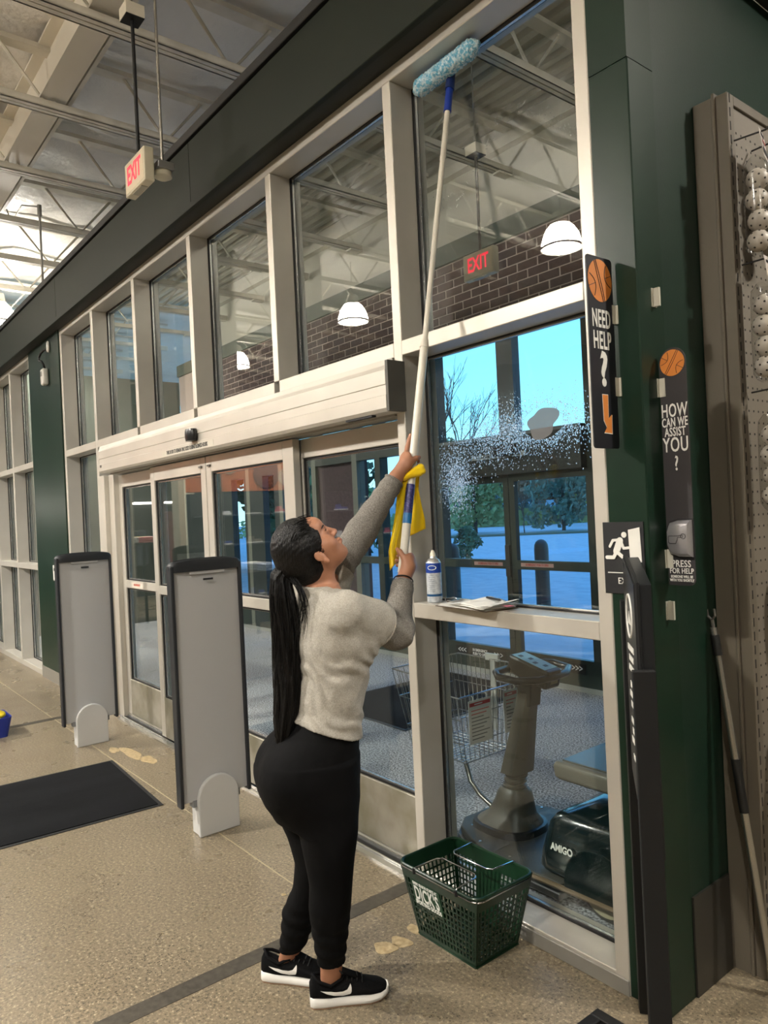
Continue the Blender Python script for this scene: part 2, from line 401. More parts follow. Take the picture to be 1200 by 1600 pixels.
# --- green pillars, band, side wall
pil = struct(B(-8.85, -7.67, -.012, .22, .13, 3.6).build('trim_2', GREEN), 'dark green pillar between two runs of windows')
struct(B(-8.85, -7.67, -.016, .2, 0, .13).build('baseboard_left', mat('grey base', '77736a', .5)), 'grey base of the green pillar')
colm = struct(B(-1.4575, -1.31, 0, .15, 0, 3.06).build('trim_3', GREEN, bevel=.004), 'dark green corner cladding at the end of the windows')
struct(B(-1.4575, -1.313, .003, .15, 3.062, 3.6).build('trim_4', GREEN), 'dark green corner above the cladding')
WALLG = mat('green side wall', '12271d', .34, 0, .36, bump=(260, .25, .001), stretch=(1, 1, .4))
struct(B(-1.41, -1.313, .15, 8, 0, 3.6).build('wall_side', WALLG), 'dark green side wall of the entrance lobby')
band = struct(empty('trim_5', (-4.5, -.1, 3.6)), 'dark green bulkhead band over the storefront')
inv = Matrix.Translation((4.5, .1, -3.6))
xs = [-14.0]; x = -13.47
while x < -1.3: xs.append(x); x += 3.05
xs.append(-1.21)
for a, b in zip(xs[:-1], xs[1:]):
    B(a+.002, b-.002, -.10, -.08, 3.64, 4.02).build('panel', GREENB, band, bevel=.002).matrix_parent_inverse = inv
B(-14, -1.212, -.085, .0, 3.60, 4.06).box(-1.31, -1.212, 0, 8, 3.6, 4.06).build('core', mat('band core', '141914', .6), band).matrix_parent_inverse = inv
B(-14, -1.205, -.112, -.08, 3.60, 3.64).build('lower_lip', GREENB, band, bevel=.003).matrix_parent_inverse = inv
B(-14, -1.205, -.115, .02, 4.03, 4.085).build('cap_rail', BLACK, band, bevel=.003).matrix_parent_inverse = inv
# lobby side of the bulkhead
B(-14, -1.41, 0, .20, 3.6, 4.06).build('inner_core', mat('lobby bulkhead', '39443a', .6), band).matrix_parent_inverse = inv

# ================================================================ sliding doors
def door_panel(n, x0, x1, y0, y1, label, lstile=.075, rstile=.075, bottom=.33, top=1.965, sticker=None):
    d = struct(empty('door_%d' % n, ((x0+x1)/2, y0, .0)), label); inv = Matrix.Translation((-(x0+x1)/2, -y0, 0))
    def a(nm, mb, mt, bev=.003):
        o = mb.build(nm, mt, d, bevel=bev); o.matrix_parent_inverse = inv; return o
    a('stile', B(x0, x0+lstile, y0, y1, .03, 2.07), ALU); a('stile', B(x1-rstile, x1, y0, y1, .03, 2.07), ALU)
    a('top_rail', B(x0+lstile, x1-rstile, y0, y1, top, 2.07), ALU)
    a('mid_rail', B(x0+lstile, x1-rstile, y0, y1, 1.11, 1.175), ALU)
    a('bottom_rail', B(x0+lstile, x1-rstile, y0, y1, .03, bottom), mat('scuffed aluminium', 'a5a093', .45, .5, noise=(6, '86826f', 4)))
    for z0, z1 in ((bottom, 1.11), (1.175, top)):
        a('gasket', ring(x0+lstile, x1-rstile, z0, z1, .010, y0+.012, y0+.022), GASK, 0)
        a('glazing_bead', ring(x0+lstile, x1-rstile, z0, z1, .016, y0+.022, y0+.032), BEAD, 0)
        a('pane', B(x0+lstile+.002, x1-rstile-.002, y0+.034, y0+.040, z0+.002, z1-.002), GLASS, 0)
    if sticker:
        sx, sz, tx, col, tcol = sticker
        o = a('sticker', B(sx-.13, sx+.13, y0-.0008, y0, sz-.022, sz+.022), mat('sticker '+col, col, .5), 0)
        text(tx, .026, mat('print '+tcol, tcol, .5), o, basis((sx, y0-.0012, sz), (1, 0, 0), (0, 0, 1)), sx=.62)
    return d
door_panel(1, -6.38, -5.45, .075, .12, 'fixed glass side panel next to the narrow window', sticker=(-6.05, 1.142, 'IN AN EMERGENCY', 'c9beb0', 'b5402f'))
door_panel(2, -5.50, -4.535, .015, .06, 'left sliding glass door leaf')
door_panel(3, -4.525, -3.44, .015, .06, 'right sliding glass door leaf', rstile=.11)
door_panel(4, -3.52, -2.5275, .075, .12, 'fixed glass side panel next to the big cleaned window')
# jamb at the far end, threshold track
j = struct(empty('trim_6', (-6.5, 0, 0)), 'aluminium door jamb and floor track'); inv = Matrix.Translation((6.5, 0, 0))
for a in ((-6.6475, -6.50, -.01, .16, 0, 2.08), (-6.50, -6.38, .03, .16, 0, 2.08)):
    B(*a).build('jamb', ALU, j, bevel=.004).matrix_parent_inverse = inv
for (y0, y1, z1, mt) in ((-.03, .008, .012, BEAD), (.010, .016, .02, BEAD), (.016, .06, .008, GASK), (.060, .068, .022, BEAD), (.068, .075, .01, GASK), (.075, .13, .024, ALU)):
    B(-6.38, -2.5275, y0, y1, 0, z1).build('track_rail', mt, j).matrix_parent_inverse = inv
# operator header box over the doors
hd = empty('door_operator', (-4.4, -.1, 2.08)); tag(hd, 'long aluminium automatic door operator housing above the sliding doors', 'door operator'); inv = Matrix.Translation((4.4, .1, -2.08))
prof = [(.0, 2.085), (-.088, 2.085), (-.100, 2.10), (-.100, 2.155), (-.096, 2.158), (-.096, 2.20), (-.100, 2.203), (-.100, 2.265), (-.092, 2.285), (-.085, 2.31), (0, 2.31)]
mb = MB(); n = len(prof)
mb.add([(-6.33, a, b) for a, b in prof] + [(-2.455-.02, a, b) for a, b in prof], [tuple(range(n)), tuple(range(n, 2*n))[::-1]] + [(i, (i+1) % n, n+(i+1) % n, n+i) for i in range(n)])
mb.build('cover', ALU, hd).matrix_parent_inverse = inv
B(-2.475, -2.458, -.098, 0, 2.087, 2.305).build('end_cap', mat('dark end cap', '4c4a44', .5), hd).matrix_parent_inverse = inv
B(-6.33, -2.53, -.01, .10, 2.075, 2.335).build('transom_backing', ALUD, hd).matrix_parent_inverse = inv
B(-2.80, -2.60, -.085, -.06, 2.076, 2.086).build('cable_tray', GASK, hd).matrix_parent_inverse = inv
B(-6.30, -6.26, -.1015, -.1, 2.13, 2.15).build('badge', mat('badge', '6a675f', .4, .6), hd).matrix_parent_inverse = inv
def hdtext(x, z, s, tx):
    o = B(x-.40, x+.40, -.1012, -.1, z-.02, z+.02).build('notice_strip', mat('clear label', 'c5c0b2', .4), hd); o.matrix_parent_inverse = inv
    text(tx, .036, mat('black print', '1a1a1a', .6), o, basis((x, -.1018, z), (1, 0, 0), (0, 0, 1)), sx=.62, bold=.0006)
hdtext(-4.56, 2.123, .03, 'THIS DOOR TO REMAIN UNLOCKED DURING BUSINESS HOURS')
p = hit(303, 684, 1, -.10)
MB().lathe([(.045, -.04), (.05, -.02), (.05, .02), (.045, .035)], T((p.x, -.118, 2.20), (0, 0, 0), (1.15, .7, 1)), n=20).build('motion_sensor', mat('sensor black', '17181a', .3), hd, smooth=True).matrix_parent_inverse = inv
for x in (-4.60, -4.47): B(x-.02, x+.02, .004, .015, 2.0, 2.012).build('latch_clip', mat('latch', '4c4a45', .5), hd).matrix_parent_inverse = inv

# ================================================================ entrance lobby
CARP = mat('grey speckled carpet', '3f4246', .95, 0, .2, noise=(85, 'aeb0b4', 2, .36, .64), bump=(200, .5, .004))
struct(B(-13, -1.41, .02, 3.2, -.1, .0).build('floor_lobby', CARP), 'grey speckled lobby carpet')
struct(B(-13.1, -12.2, .2, 3.2, 0, 4.06).build('wall_lobby_end', mat('lobby end wall', '4a5249', .7)), 'dim green grey end wall of the lobby')
DG = mat('exterior frame green', '27332c', .45)
ext = struct(empty('wall_exterior', (-6, 3.2, 0)), 'brick exterior wall above the lobby doors'); einv = Matrix.Translation((6, -3.2, 0))
def ex(nm, mt, *a, bev=0, par=None):
    o = B(*a).build(nm, mt, par or ext, bevel=bev); o.matrix_parent_inverse = einv; return o
ex('mortar', mat('mortar', 'b8a7a0', .9, bump=(200, .3, .002)), -12.2, -1.41, 3.2065, 3.40, 3.36, 4.15)
BR = [mat('brick %d' % i, c, .85, noise=(30, d, 3), bump=(120, .3, .003)) for i, (c, d) in enumerate((('43302f', '543d3c'), ('4c3636', '3f2d2d'), ('3d3032', '4a383c'), ('573f3a', '453230')))]
bms = []
for q in BR:
    me = B(-.1125, .1125, 0, .05, 0, .073).mesh('brick', bevel=.003); me.materials.append(q); bms.append(me)
rnd = random.Random(5)
for r_ in range(9):
    z = 3.40 + r_*.083; x = -11.0 + (.12 if r_ % 2 else 0)
    while x < -3.3:
        o = link('brick', bms[rnd.choice((0, 0, 1, 1, 2, 3))], None, ext); o.matrix_parent_inverse = Matrix.Identity(4); o.location = (x+6, rnd.uniform(.0, .004), z); x += .24
ex('lintel_beam', mat('lobby beam green', '4c564b', .6), -12.2, -1.41, 3.17, 3.40, 4.15, 4.34)
ex('upper_wall', mat('lobby white wall', 'c4c0b2', .8), -12.2, -1.41, 3.74, 3.9, 4.2, 5.75)
ex('ledger', JM, -12.2, -1.41, 3.64, 3.74, 5.30, 5.40)
ex('wall_cap', mat('wall cap', '8d8a80', .8), -12.2, -1.41, 3.40, 3.9, 4.2, 4.30)
ex('lintel_soffit', DG, -12.2, -1.41, 3.2, 3.40, 3.30, 3.36)
# exterior glazing: posts, panes, brick pier, doors
posts = [-12.16, -11.0, -9.9, -8.95, -8.10, -7.20, -6.75, -5.74, -3.80, -2.6, -1.45]
for x in posts: ex('post', DG if x > -6.9 else mat('lobby post', '6a6d63', .5), x-.05, x+.05, 3.2, 3.32, 0, 3.30)
ex('brick_pier', BR[2], -8.05, -7.25, 3.24, 3.44, 0, 2.4)
ex('mullion', mat('grey mullion', '7f868c', .5), -4.83, -4.63, 3.2, 3.30, 2.32, 3.30)
for a, b in zip(posts[:-1], posts[1:]):
    if (a, b) == (-5.74, -3.80): continue
    if b < -8.9:      # solid infill bays with narrow glazed slots
        s0, s1 = {-12.16: (-11.02, -11.0), -11.0: (-10.42, -10.02), -9.9: (-9.45, -9.13)}[a]
        for q0, q1 in ((a+.05, s0), (s1, b-.05)):
            if q1-q0 > .01: ex('infill_panel', mat('lobby infill', '2d3433', .5), q0, q1, 3.2, 3.30, 0, 3.30)
        ex('infill_panel', MATS['lobby infill'], s0, s1, 3.2, 3.30, 2.25, 3.30); ex('base', DG, s0, s1, 3.2, 3.30, 0, .30); ex('pane', GLASSX, s0, s1, 3.245, 3.25, .30, 2.25)
        continue
    ex('base', DG, a+.05, b-.05, 3.2, 3.30, 0, .30); ex('rail', DG, a+.05, b-.05, 3.2, 3.30, 2.28, 2.40); ex('rail', DG, a+.05, b-.05, 3.2, 3.30, 1.05, 1.13)
    for z0, z1 in ((.30, 1.05), (1.13, 2.28), (2.40, 3.30)): ex('pane', GLASSX, a+.05, b-.05, 3.245, 3.25, z0, z1)
for a, b in ((-5.69, -4.83), (-4.63, -3.85)): ex('pane', GLASSX, a, b, 3.245, 3.25, 2.32, 3.30)
ex('operator_header', mat('dark header', '232b2a', .45), -5.69, -3.85, 3.12, 3.30, 1.95, 2.32)
ex('header_cap', mat('header cap', '6b7478', .4), -5.69, -3.85, 3.11, 3.30, 2.30, 2.33)
ex('kick_trim', mat('pale cove base', '8d8f8c', .5), -12.2, -1.41, 3.19, 3.2, 0, .045)
s_ = ex('notice_strip', mat('notice white', 'b9bdbb', .5), -5.13, -4.45, 3.117, 3.12, 2.11, 2.15)
text('THIS DOOR TO REMAIN UNLOCKED DURING BUSINESS HOURS', .034, MATS['black print'], s_, basis((-4.79, 3.115, 2.13), (1, 0, 0), (0, 0, 1)), sx=.58, bold=.0008)
p = hit(790, 705, 1, 3.1)
MB().box(p.x-.14, p.x+.14, 3.04, 3.12, p.z-.04, p.z+.05).build('motion_sensor', MATS['sensor black'], ext, bevel=.015).matrix_parent_inverse = einv
def ext_door(n, x0, x1, hinge_left):
    d = struct(empty('door_%d' % n, ((x0+x1)/2, 3.2, 0)), ('left' if hinge_left else 'right') + ' dark green exterior door leaf'); inv = Matrix.Translation((-(x0+x1)/2, -3.2, 0))
    def a(nm, mt, *b): o = B(*b).build(nm, mt, d); o.matrix_parent_inverse = inv; return o
    wl2, wr2 = (.02, .065) if hinge_left else (.065, .02)
    a('stile', DG, x0, x0+wl2, 3.2, 3.25, .01, 1.95); a('stile', DG, x1-wr2, x1, 3.2, 3.25, .01, 1.95)
    a('top_rail', DG, x0+wl2, x1-wr2, 3.2, 3.25, 1.88, 1.95); a('mid_rail', DG, x0+wl2, x1-wr2, 3.2, 3.25, 1.05, 1.135); a('bottom_rail', DG, x0+wl2, x1-wr2, 3.2, 3.25, .01, .28)
    for z0, z1 in ((.28, 1.05), (1.135, 1.88)): a('pane', GLASSX, x0+wl2, x1-wr2, 3.224, 3.229, z0, z1)
    sx = x1-.30 if hinge_left else x0+.30
    k = a('push_notice', mat('notice pink', 'b48f88', .5), sx-.19, sx+.19, 3.198, 3.2, 1.078, 1.112)
    text('IN EMERGENCY PUSH TO OPEN', .03, mat('notice red', 'a02e28', .5), k, basis((sx, 3.1975, 1.095), (1, 0, 0), (0, 0, 1)), sx=.62, bold=.0006)
    k = a('decal', mat('decal black', '101312', .5), (x0+x1)/2-.34, (x0+x1)/2+.34, 3.197, 3.2, .155, .245)
    wpm = mat('white print', 'f0f0f0', .5); mx_ = (x0+x1)/2
    for tx, sz, dx, dz, q in (('<<<', .085, -.25, 0, .8), ('>>>', .085, .25, 0, .8), ('IN EMERGENCY', .038, 0, .018, .75), ('PUSH TO OPEN', .038, 0, -.02, .75)): text(tx, sz, wpm, k, basis((mx_+dx, 3.196, .2+dz), (1, 0, 0), (0, 0, 1)), sx=q, bold=.0012)
    if hinge_left: a('lock_plate', mat('lock plate', '4b4a46', .4, .6), x1-.06, x1-.005, 3.185, 3.2, .98, 1.28)
ext_door(5, -5.69, -4.755, True); ext_door(6, -4.745, -3.85, False)

# ================================================================ outside
GROUND = mat('asphalt', 'bcc0c4', .9, 0, .2, noise=(3, 'aab0b6', 4), bump=(120, .3, .003))
struct(B(-140, 60, 3.4, 160, -.12, -.02).build('ground_outside', GROUND), 'pale asphalt car park')
struct(B(-30, 10, 3.4, 6.2, -.05, -.005).build('pavement_outside', mat('pavement', 'c0c4ca', .9, noise=(4, 'b2b8be', 3))), 'pale concrete walk along the shop front')
# ================================================================ store lamps
# one row along the aisle (mirrored in the storefront glass), one over the ball shelving (it throws the gondola's shadow), one in view at the left edge
P_ = 540
for (x, y, w, s) in ((-5.3, -4.6, 'doors', 'nearest the sliding doors'), (-9.1, -4.4, 'aisle', 'between two others along the aisle'), (-12.9, -4.4, 'far_aisle', 'farthest down the aisle'), (-1.4, -4.6, 'column', 'over the aisle in front of the green column'), (2.4, -4.6, 'open_floor', 'over the open floor')):
    high_bay(x, y, 4.6, P_*(1 if x < -4 else .38), 'white high bay lamp ' + s, w)
high_bay(1.6, 1.9, 4.6, P_*.4, 'white high bay lamp over the ball shelving', 'shelving')
high_bay(-11.35, .22, 4.55, P_, 'white high bay lamp above the green band by the roof girder')
# ================================================================ store side objects
def arc2(cx, cy, r, a0, a1, n): return [(cx + r*math.cos(a0+(a1-a0)*i/n), cy + r*math.sin(a0+(a1-a0)*i/n)) for i in range(n+1)]
# --- anti-theft pedestals (front faces look along +x)
PEDG = mat('pedestal grey', 'a9a9a8', .4, 0, .4, rnoise=(2, .35, .5)); PEDD = mat('pedestal dark frame', '1f2226', .45); PEDB = mat('pedestal base white', 'b9b9b6', .45)
def pedestal(x, label):
    r = empty('security_pedestal', (x, -.41, 0)); tag(r, label, 'security gate', 'anti-theft pedestals in front of the sliding doors')
    # gently bowed panel
    ys = [-.185 + .37*i/10 for i in range(11)]
    fz = lambda y: .012*(1-(y/.2)**2)
    def slab(z0, z1, off): return MB().prism([(y, fz(y)+off) for y in ys] + [(y, -fz(y)-.03-off) for y in reversed(ys)], z1-z0, basis((-.02, 0, z0), (0, 1, 0), (1, 0, 0), (0, 0, 1)))
    slab(.185, 1.405, .004).build('panel', PEDG, r, smooth=True)
    for s in (-1, 1): B(-.056, .004, s*.1835, s*.203, .165, 1.42).build('edge_frame', PEDD, r, bevel=.006, seg=2)
    # dark crown with a dished top
    cr = []
    for k, (z, sy, sx_) in enumerate(((1.385, .203, .036), (1.42, .206, .040), (1.445, .196, .036), (1.452, .180, .028), (1.437, .155, .020))):
        cr.append([Vector((-.026 + sx_*math.copysign(abs(math.sin(a))**.5, math.sin(a)), sy*math.copysign(abs(math.cos(a))**.6, math.cos(a)), z - .012*(abs(math.cos(a))**2 if k > 1 else 0))) for a in [2*PI*i/32 for i in range(32)]])
    MB().loft(cr).build('crown', PEDD, r, smooth=True)
    B(-.001, .006, -.10, .10, 1.368, 1.386).build('crown_clip', PEDG, r, bevel=.002)
    B(.009, .0125, -.028, .028, 1.335, 1.345).build('slot', PEDD, r)
    ar = arc2(0, .19, .115, 0, PI, 14)
    MB().prism([(-.115, 0)] + [(-a, b) for a, b in ar[::1]][0:0] + [(.115, 0)] + ar + [], .03, basis((-.005, 0, 0), (0, 1, 0), (0, 0, 1))).build('base_cover', PEDB, r, bevel=.006, seg=2)
    B(-.085, -.005, -.108, .108, 0, .19).build('base_block', PEDB, r, bevel=.004)
    B(-.05, -.004, -.135, .135, .155, .19).build('foot_bracket', mat('bracket grey', '77797a', .5), r)
    return r
pedestal(-3.67, 'grey security pedestal in front of the right sliding door leaf')
pedestal(-5.80, 'grey security pedestal beside the narrow window and the green pillar')
# --- floor mat
mt_ = empty('floor_mat', (-4.8, -1.3, 0)); tag(mt_, 'black rubber edged entrance mat lying on the concrete floor', 'mat')
mt_.rotation_euler = (0, 0, math.radians(-3))
MB().box(-.53, .53, -.95, .84, .0, .004).build('rubber_border', mat('mat rubber', '101112', .6), mt_, bevel=.0015)
B(-.505, .505, -.925, .815, .003, .008).build('pile', mat('mat pile', '0f1012', .95, 0, .1, noise=(5, '17181a', 4), bump=(400, .6, .004), stretch=(1, .15, 1)), mt_)
# --- shopping basket
GB = mat('green basket plastic', '0a2a17', .35, 0, .5); CHR = mat('chrome wire', 'd5d5d5', .18, 1.)
bk = empty('shopping_basket', (-2.065, -.155, 0)); tag(bk, 'green plastic shopping basket with wire handles on the floor under the window', 'basket')
HB, LB, WB = .275, (.155, .212), (.112, .148)    # height, half length bottom/top, half width bottom/top
def bcor(t): return LB[0]+(LB[1]-LB[0])*t, WB[0]+(WB[1]-WB[0])*t
def lattice(side):
    mb = MB()
    L = side in 'fb'
    def P(s, t, o):     # s -1..1 along the wall, t 0..1 height, o outward offset
        l, w = bcor(t); z = .004 + HB*t
        if side == 'f': return Vector((s*l, -w-o, z))
        if side == 'b': return Vector((s*l, w+o, z))
        if side == 'r': return Vector((l+o, s*w, z))
        return Vector((-l-o, s*w, z))
    def patch(s0, s1, t0, t1, th=.0028):
        v = [P(s0, t0, 0), P(s1, t0, 0), P(s1, t1, 0), P(s0, t1, 0), P(s0, t0, -th), P(s1, t0, -th), P(s1, t1, -th), P(s0, t1, -th)]
        mb.add(v, [(0,1,2,3), (7,6,5,4), (0,4,5,1), (1,5,6,2), (2,6,7,3), (3,7,4,0)])
    n = 19 if L else 13; rows = 9; solid = (-.36, .30) if side == 'b' else None
    patch(-1, 1, 0, .06); patch(-1, 1, .80, 1)
    for i in range(n+1):
        s = -1 + 2*i/n; w = .038 if L else .055
        if i == 0: patch(-1, -1+w*1.6, .06, .8)
        elif i == n: patch(1-w*1.6, 1, .06, .8)
        else: patch(s-w/2, s+w/2, .06, .8)
    for j in range(1, rows): t = .06 + .74*j/rows; patch(-1, 1, t-.011, t+.011, .0022)
    if side == 'b': patch(-.36, .30, .06, .8)
    if side == 'f': patch(-.80, .06, .42, .80)
    return mb
for sd in 'fbrl': lattice(sd).build('side_wall', GB, bk)
l, w = bcor(0); mb = MB()
for i in range(13): x = -l + 2*l*i/12; mb.box(x-.004, x+.004, -w, w, 0, .005)
for i in range(10): y = -w + 2*w*i/9; mb.box(-l, l, y-.004, y+.004, 0, .005)
mb.build('bottom', GB, bk)
def rrect(hx, hy, r, z, n=6):
    pts = []
    for cx, cy, a in ((hx-r, hy-r, 0), (-hx+r, hy-r, PI/2), (-hx+r, -hy+r, PI), (hx-r, -hy+r, 1.5*PI)):
        pts += [(cx + r*math.cos(a+PI/2*i/n), cy + r*math.sin(a+PI/2*i/n), z) for i in range(n+1)]
    return pts
MB().tube(rrect(.216, .152, .04, .277), .0065, closed=True).build('rim', GB, bk, smooth=True)
MB().tube(rrect(.219, .155, .04, .268), .003, n=6, closed=True).build('rim_wire', CHR, bk, smooth=True)
# two folded wire handles lying across the opening
for s in (-1, 1):
    pts = [(-.115, s*.158, .275), (-.112, s*.150, .284), (-.105, s*.045, .286), (-.085, s*.030, .287), (.085, s*.030, .287), (.105, s*.045, .286), (.112, s*.150, .284), (.115, s*.158, .275)]
    h = MB().tube(pts, .0032, n=8).build('handle', CHR, bk, smooth=True)
    for q in (-.115, .115): MB().cyl((q, s*.156, .262), (q, s*.156, .282), .007, n=8).build('handle_pivot', GASK, h)
def fpt(s, t, o): l, w = bcor(t); return Vector((s*l, -w-o, .004+HB*t))
a, b_, c_ = fpt(-.66, .5, .0015), fpt(-.08, .5, .0015), fpt(-.66, .77, .0015)
ux = (b_-a).normalized(); uz = (c_-a).normalized(); mid = (fpt(-.37, .635, .0012))
Mb = basis(mid, ux, uz)
Mb = Mb @ T(sc=(1.3, 1.3, 1))
lab = MB().box(-.062, .062, -.036, .036, -.0006, .0012, Mb).build('brand_label', mat('label green', '143a22', .5), bk)
WP = mat('white label print', 'e6e6df', .5)
text("DICK'S", .056, WP, lab, Mb @ T((0, -.002, .0015)), sx=.60, bold=.0012, space=1.06); text('EVERY SEASON STARTS AT', .0125, WP, lab, Mb @ T((0, .028, .0015)), sx=.70, bold=.0003); text('SPORTING GOODS', .0165, WP, lab, Mb @ T((0, -.0285, .0015)), sx=.78, bold=.0006)
# --- spray can on the sill
def lathe_thing(parent, segs, M=None):
    for nm, prof, mt in segs: MB().lathe(prof, M, n=24).build(nm, mt, parent, smooth=True)
sc_ = empty('spray_can', (-2.405, .066, 1.245)); tag(sc_, 'white and blue aerosol glass cleaner can on the sill', 'spray can')
lathe_thing(sc_, (('can_body', [(.030, 0), (.0335, .004), (.0335, .172), (.031, .178)], mat('can print white', 'c9ced2', .3, .2, noise=(90, 'aeb4ba', 2))),
    ('lower_stripe', [(.0338, .028), (.0338, .038)], mat('can teal', '1d4e78', .35)), ('upper_label', [(.0338, .130), (.0338, .172)], mat('can blue', '1c3f94', .35)),
    ('shoulder', [(.031, .178), (.026, .188), (.016, .194), (.014, .2)], mat('can dome', 'c8c8c4', .25, .7)), ('nozzle', [(.013, .2), (.012, .212), (.006, .226), (.004, .228)], mat('nozzle cream', 'd9d2bf', .5))))
ol = MB()
pts = [(.0345*math.sin(a*.55), -.0345*math.cos(a*.55), .153+.009*math.sin(t)) for t in [2*PI*i/24 for i in range(24)] for a in [math.cos(t)]]
ol.tube([Matrix.Rotation(math.radians(35), 3, 'Z') @ Vector(p) for p in pts], .0014, n=5, closed=True).build('logo_oval', WP, sc_)
for i in range(9): 
    z = .052 + i*.0085; ol = MB()
    ol.tube([(Matrix.Rotation(math.radians(35), 3, 'Z') @ Vector((.0339*math.sin(t), -.0339*math.cos(t), z))) for t in [-.5+ .8*j/6 for j in range(7)]], .0007, n=4).build('print_line', mat('grey print', '6b7278', .6), sc_)
# --- clipboard and papers on the sill
PAPER = mat('white paper', 'dcdbd4', .7); GREYB = mat('clipboard grey', '6f6a60', .5)
Mp = T((-2.13, .065, 1.246), (0, 0, math.radians(-5)))
cbd = empty('clipboard', (-2.13, .065, 1.246), math.radians(-5)); tag(cbd, 'brown clipboard with a steel clip holding papers on the sill', 'clipboard')
B(-.16, .16, -.11, .06, 0, .003).build('board', mat('hardboard', '574736', .6), cbd, bevel=.001)
for i in range(4): MB().box(-.150+.004*i, .150-.003*i, -.105+.003*i, .055, .0035+.0022*i, .005+.0022*i).build('sheet', PAPER, cbd)
B(-.155, -.125, -.055, .005, .011, .020).build('clip_plate', CHR, cbd, bevel=.003); MB().tube([(-.15, -.06, .013), (-.165, -.05, .026), (-.165, .0, .026), (-.15, .01, .013)], .0025, n=6).build('clip_wire', CHR, cbd)
Mq = T((-2.10, .03, 1.262), (0, 0, math.radians(-12)))
def curled(sx_, sy_, h, seed, nx=14, ny=8):
    rnd = random.Random(seed); a = rnd.uniform(0, 3)
    top = [[Vector((-sx_/2+sx_*i/nx, -sy_/2+sy_*j/ny, h*(math.sin(i/nx*PI*1.3+a)**2)*(.3+.7*j/ny))) for j in range(ny+1)] for i in range(nx+1)]
    vs = [p for r_ in top for p in r_]; vs += [p - Vector((0, 0, .0005)) for p in vs]
    k = (nx+1)*(ny+1); q = lambda i, j: i*(ny+1)+j; fs = []
    for i in range(nx):
        for j in range(ny): fs += [(q(i, j), q(i+1, j), q(i+1, j+1), q(i, j+1)), (k+q(i, j+1), k+q(i+1, j+1), k+q(i+1, j), k+q(i, j))]
    for i in range(nx): fs += [(q(i, 0), k+q(i, 0), k+q(i+1, 0), q(i+1, 0)), (q(i+1, ny), k+q(i+1, ny), k+q(i, ny), q(i, ny))]
    for j in range(ny): fs += [(q(0, j+1), k+q(0, j+1), k+q(0, j), q(0, j)), (q(nx, j), k+q(nx, j), k+q(nx, j+1), q(nx, j+1))]
    return MB().add(vs, fs)
pp = empty('paper_stack', (-2.09, .03, 1.2585), math.radians(-12)); tag(pp, 'loose curled white papers with a pink tab on top of the clipboard', 'papers')
for i in range(4):
    o = curled(.25-.012*i, .165, .010+.003*i, i).build('sheet', PAPER, pp, smooth='all'); o.location = (.006*i, .004*i, .0012*i+.0005); o.rotation_euler = (0, 0, .05*i)
B(.10, .15, .02, .05, .004, .0055).build('pink_tab', mat('pink paper', 'd9748a', .6), pp)
bn = empty('magazine', (-2.05, -.005, 1.2472), math.radians(-9))
# --- pen on the papers
pen = empty('pen', (-2.045, .055, 1.283), math.radians(-20)); tag(pen, 'black pen lying on the loose papers', 'pen')
MB().cyl((-.06, 0, 0), (.05, 0, 0), .0045, n=10).build('barrel', BLACK, pen); MB().cyl((.05, 0, 0), (.065, 0, 0), .0045, .001, n=10).build('tip', BLACK, pen)
bpy.data.objects.remove(bn)

# ================================================================ signs on the column
CLIP = mat('clear white clip', 'b5b1a2', .4)
def clip(p, ax, parent=None):
    mb = MB()
    if ax == 'y': mb.box(p[0]-.004, p[0]+.004, p[1]-.02, p[1], p[2]-.03, p[2]+.03).box(p[0]-.012, p[0]+.012, p[1]-.003, p[1], p[2]-.03, p[2]+.03)
    else: mb.box(p[0], p[0]+.022, p[1]-.0045, p[1]+.0045, p[2]-.03, p[2]+.03).box(p[0], p[0]+.003, p[1]-.014, p[1]+.014, p[2]-.03, p[2]+.03)
    return mb.build('sign_clip', CLIP, parent)
SIGNK = mat('sign black', '15151b', .4); ORANGE = mat('ball orange', 'c4762c', .5); WHT = mat('sign white', 'dcdad2', .5); SIGNL = mat('ball seam', '2a1a10', .5)
def basketball(parent, M, r):
    n = 32; d = MB().prism([(r*math.cos(2*PI*i/n), r*math.sin(2*PI*i/n)) for i in range(n)], .0008, M).build('basketball_print', ORANGE, parent)
    mb = MB(); z = .0011; a0 = math.radians(20); R = Matrix.Rotation(a0, 4, 'Z')
    def cv(f):
        pts = [f(t) for t in [i/14 for i in range(15)]]
        mb.tube([M @ (R @ Vector((x, y, z))) for x, y in pts if x*x+y*y <= r*r*1.001], r*.022, n=4)
    cv(lambda t: (.04*r*math.sin(t*PI), (-1+2*t)*r)); cv(lambda t: (-.12*r+.1*r*math.sin(t*PI)*0, (-.99+1.98*t)*r))
    cv(lambda t: (-.98*r+.55*r*math.sin(t*PI), (-.75+1.5*t)*r)); cv(lambda t: (.98*r-.55*r*math.sin(t*PI), (-.75+1.5*t)*r))
    cv(lambda t: (-r+t*r*.52, 0)); cv(lambda t: (.46*r+t*r*.54, .0))
    mb.build('ball_seams', SIGNL, d)
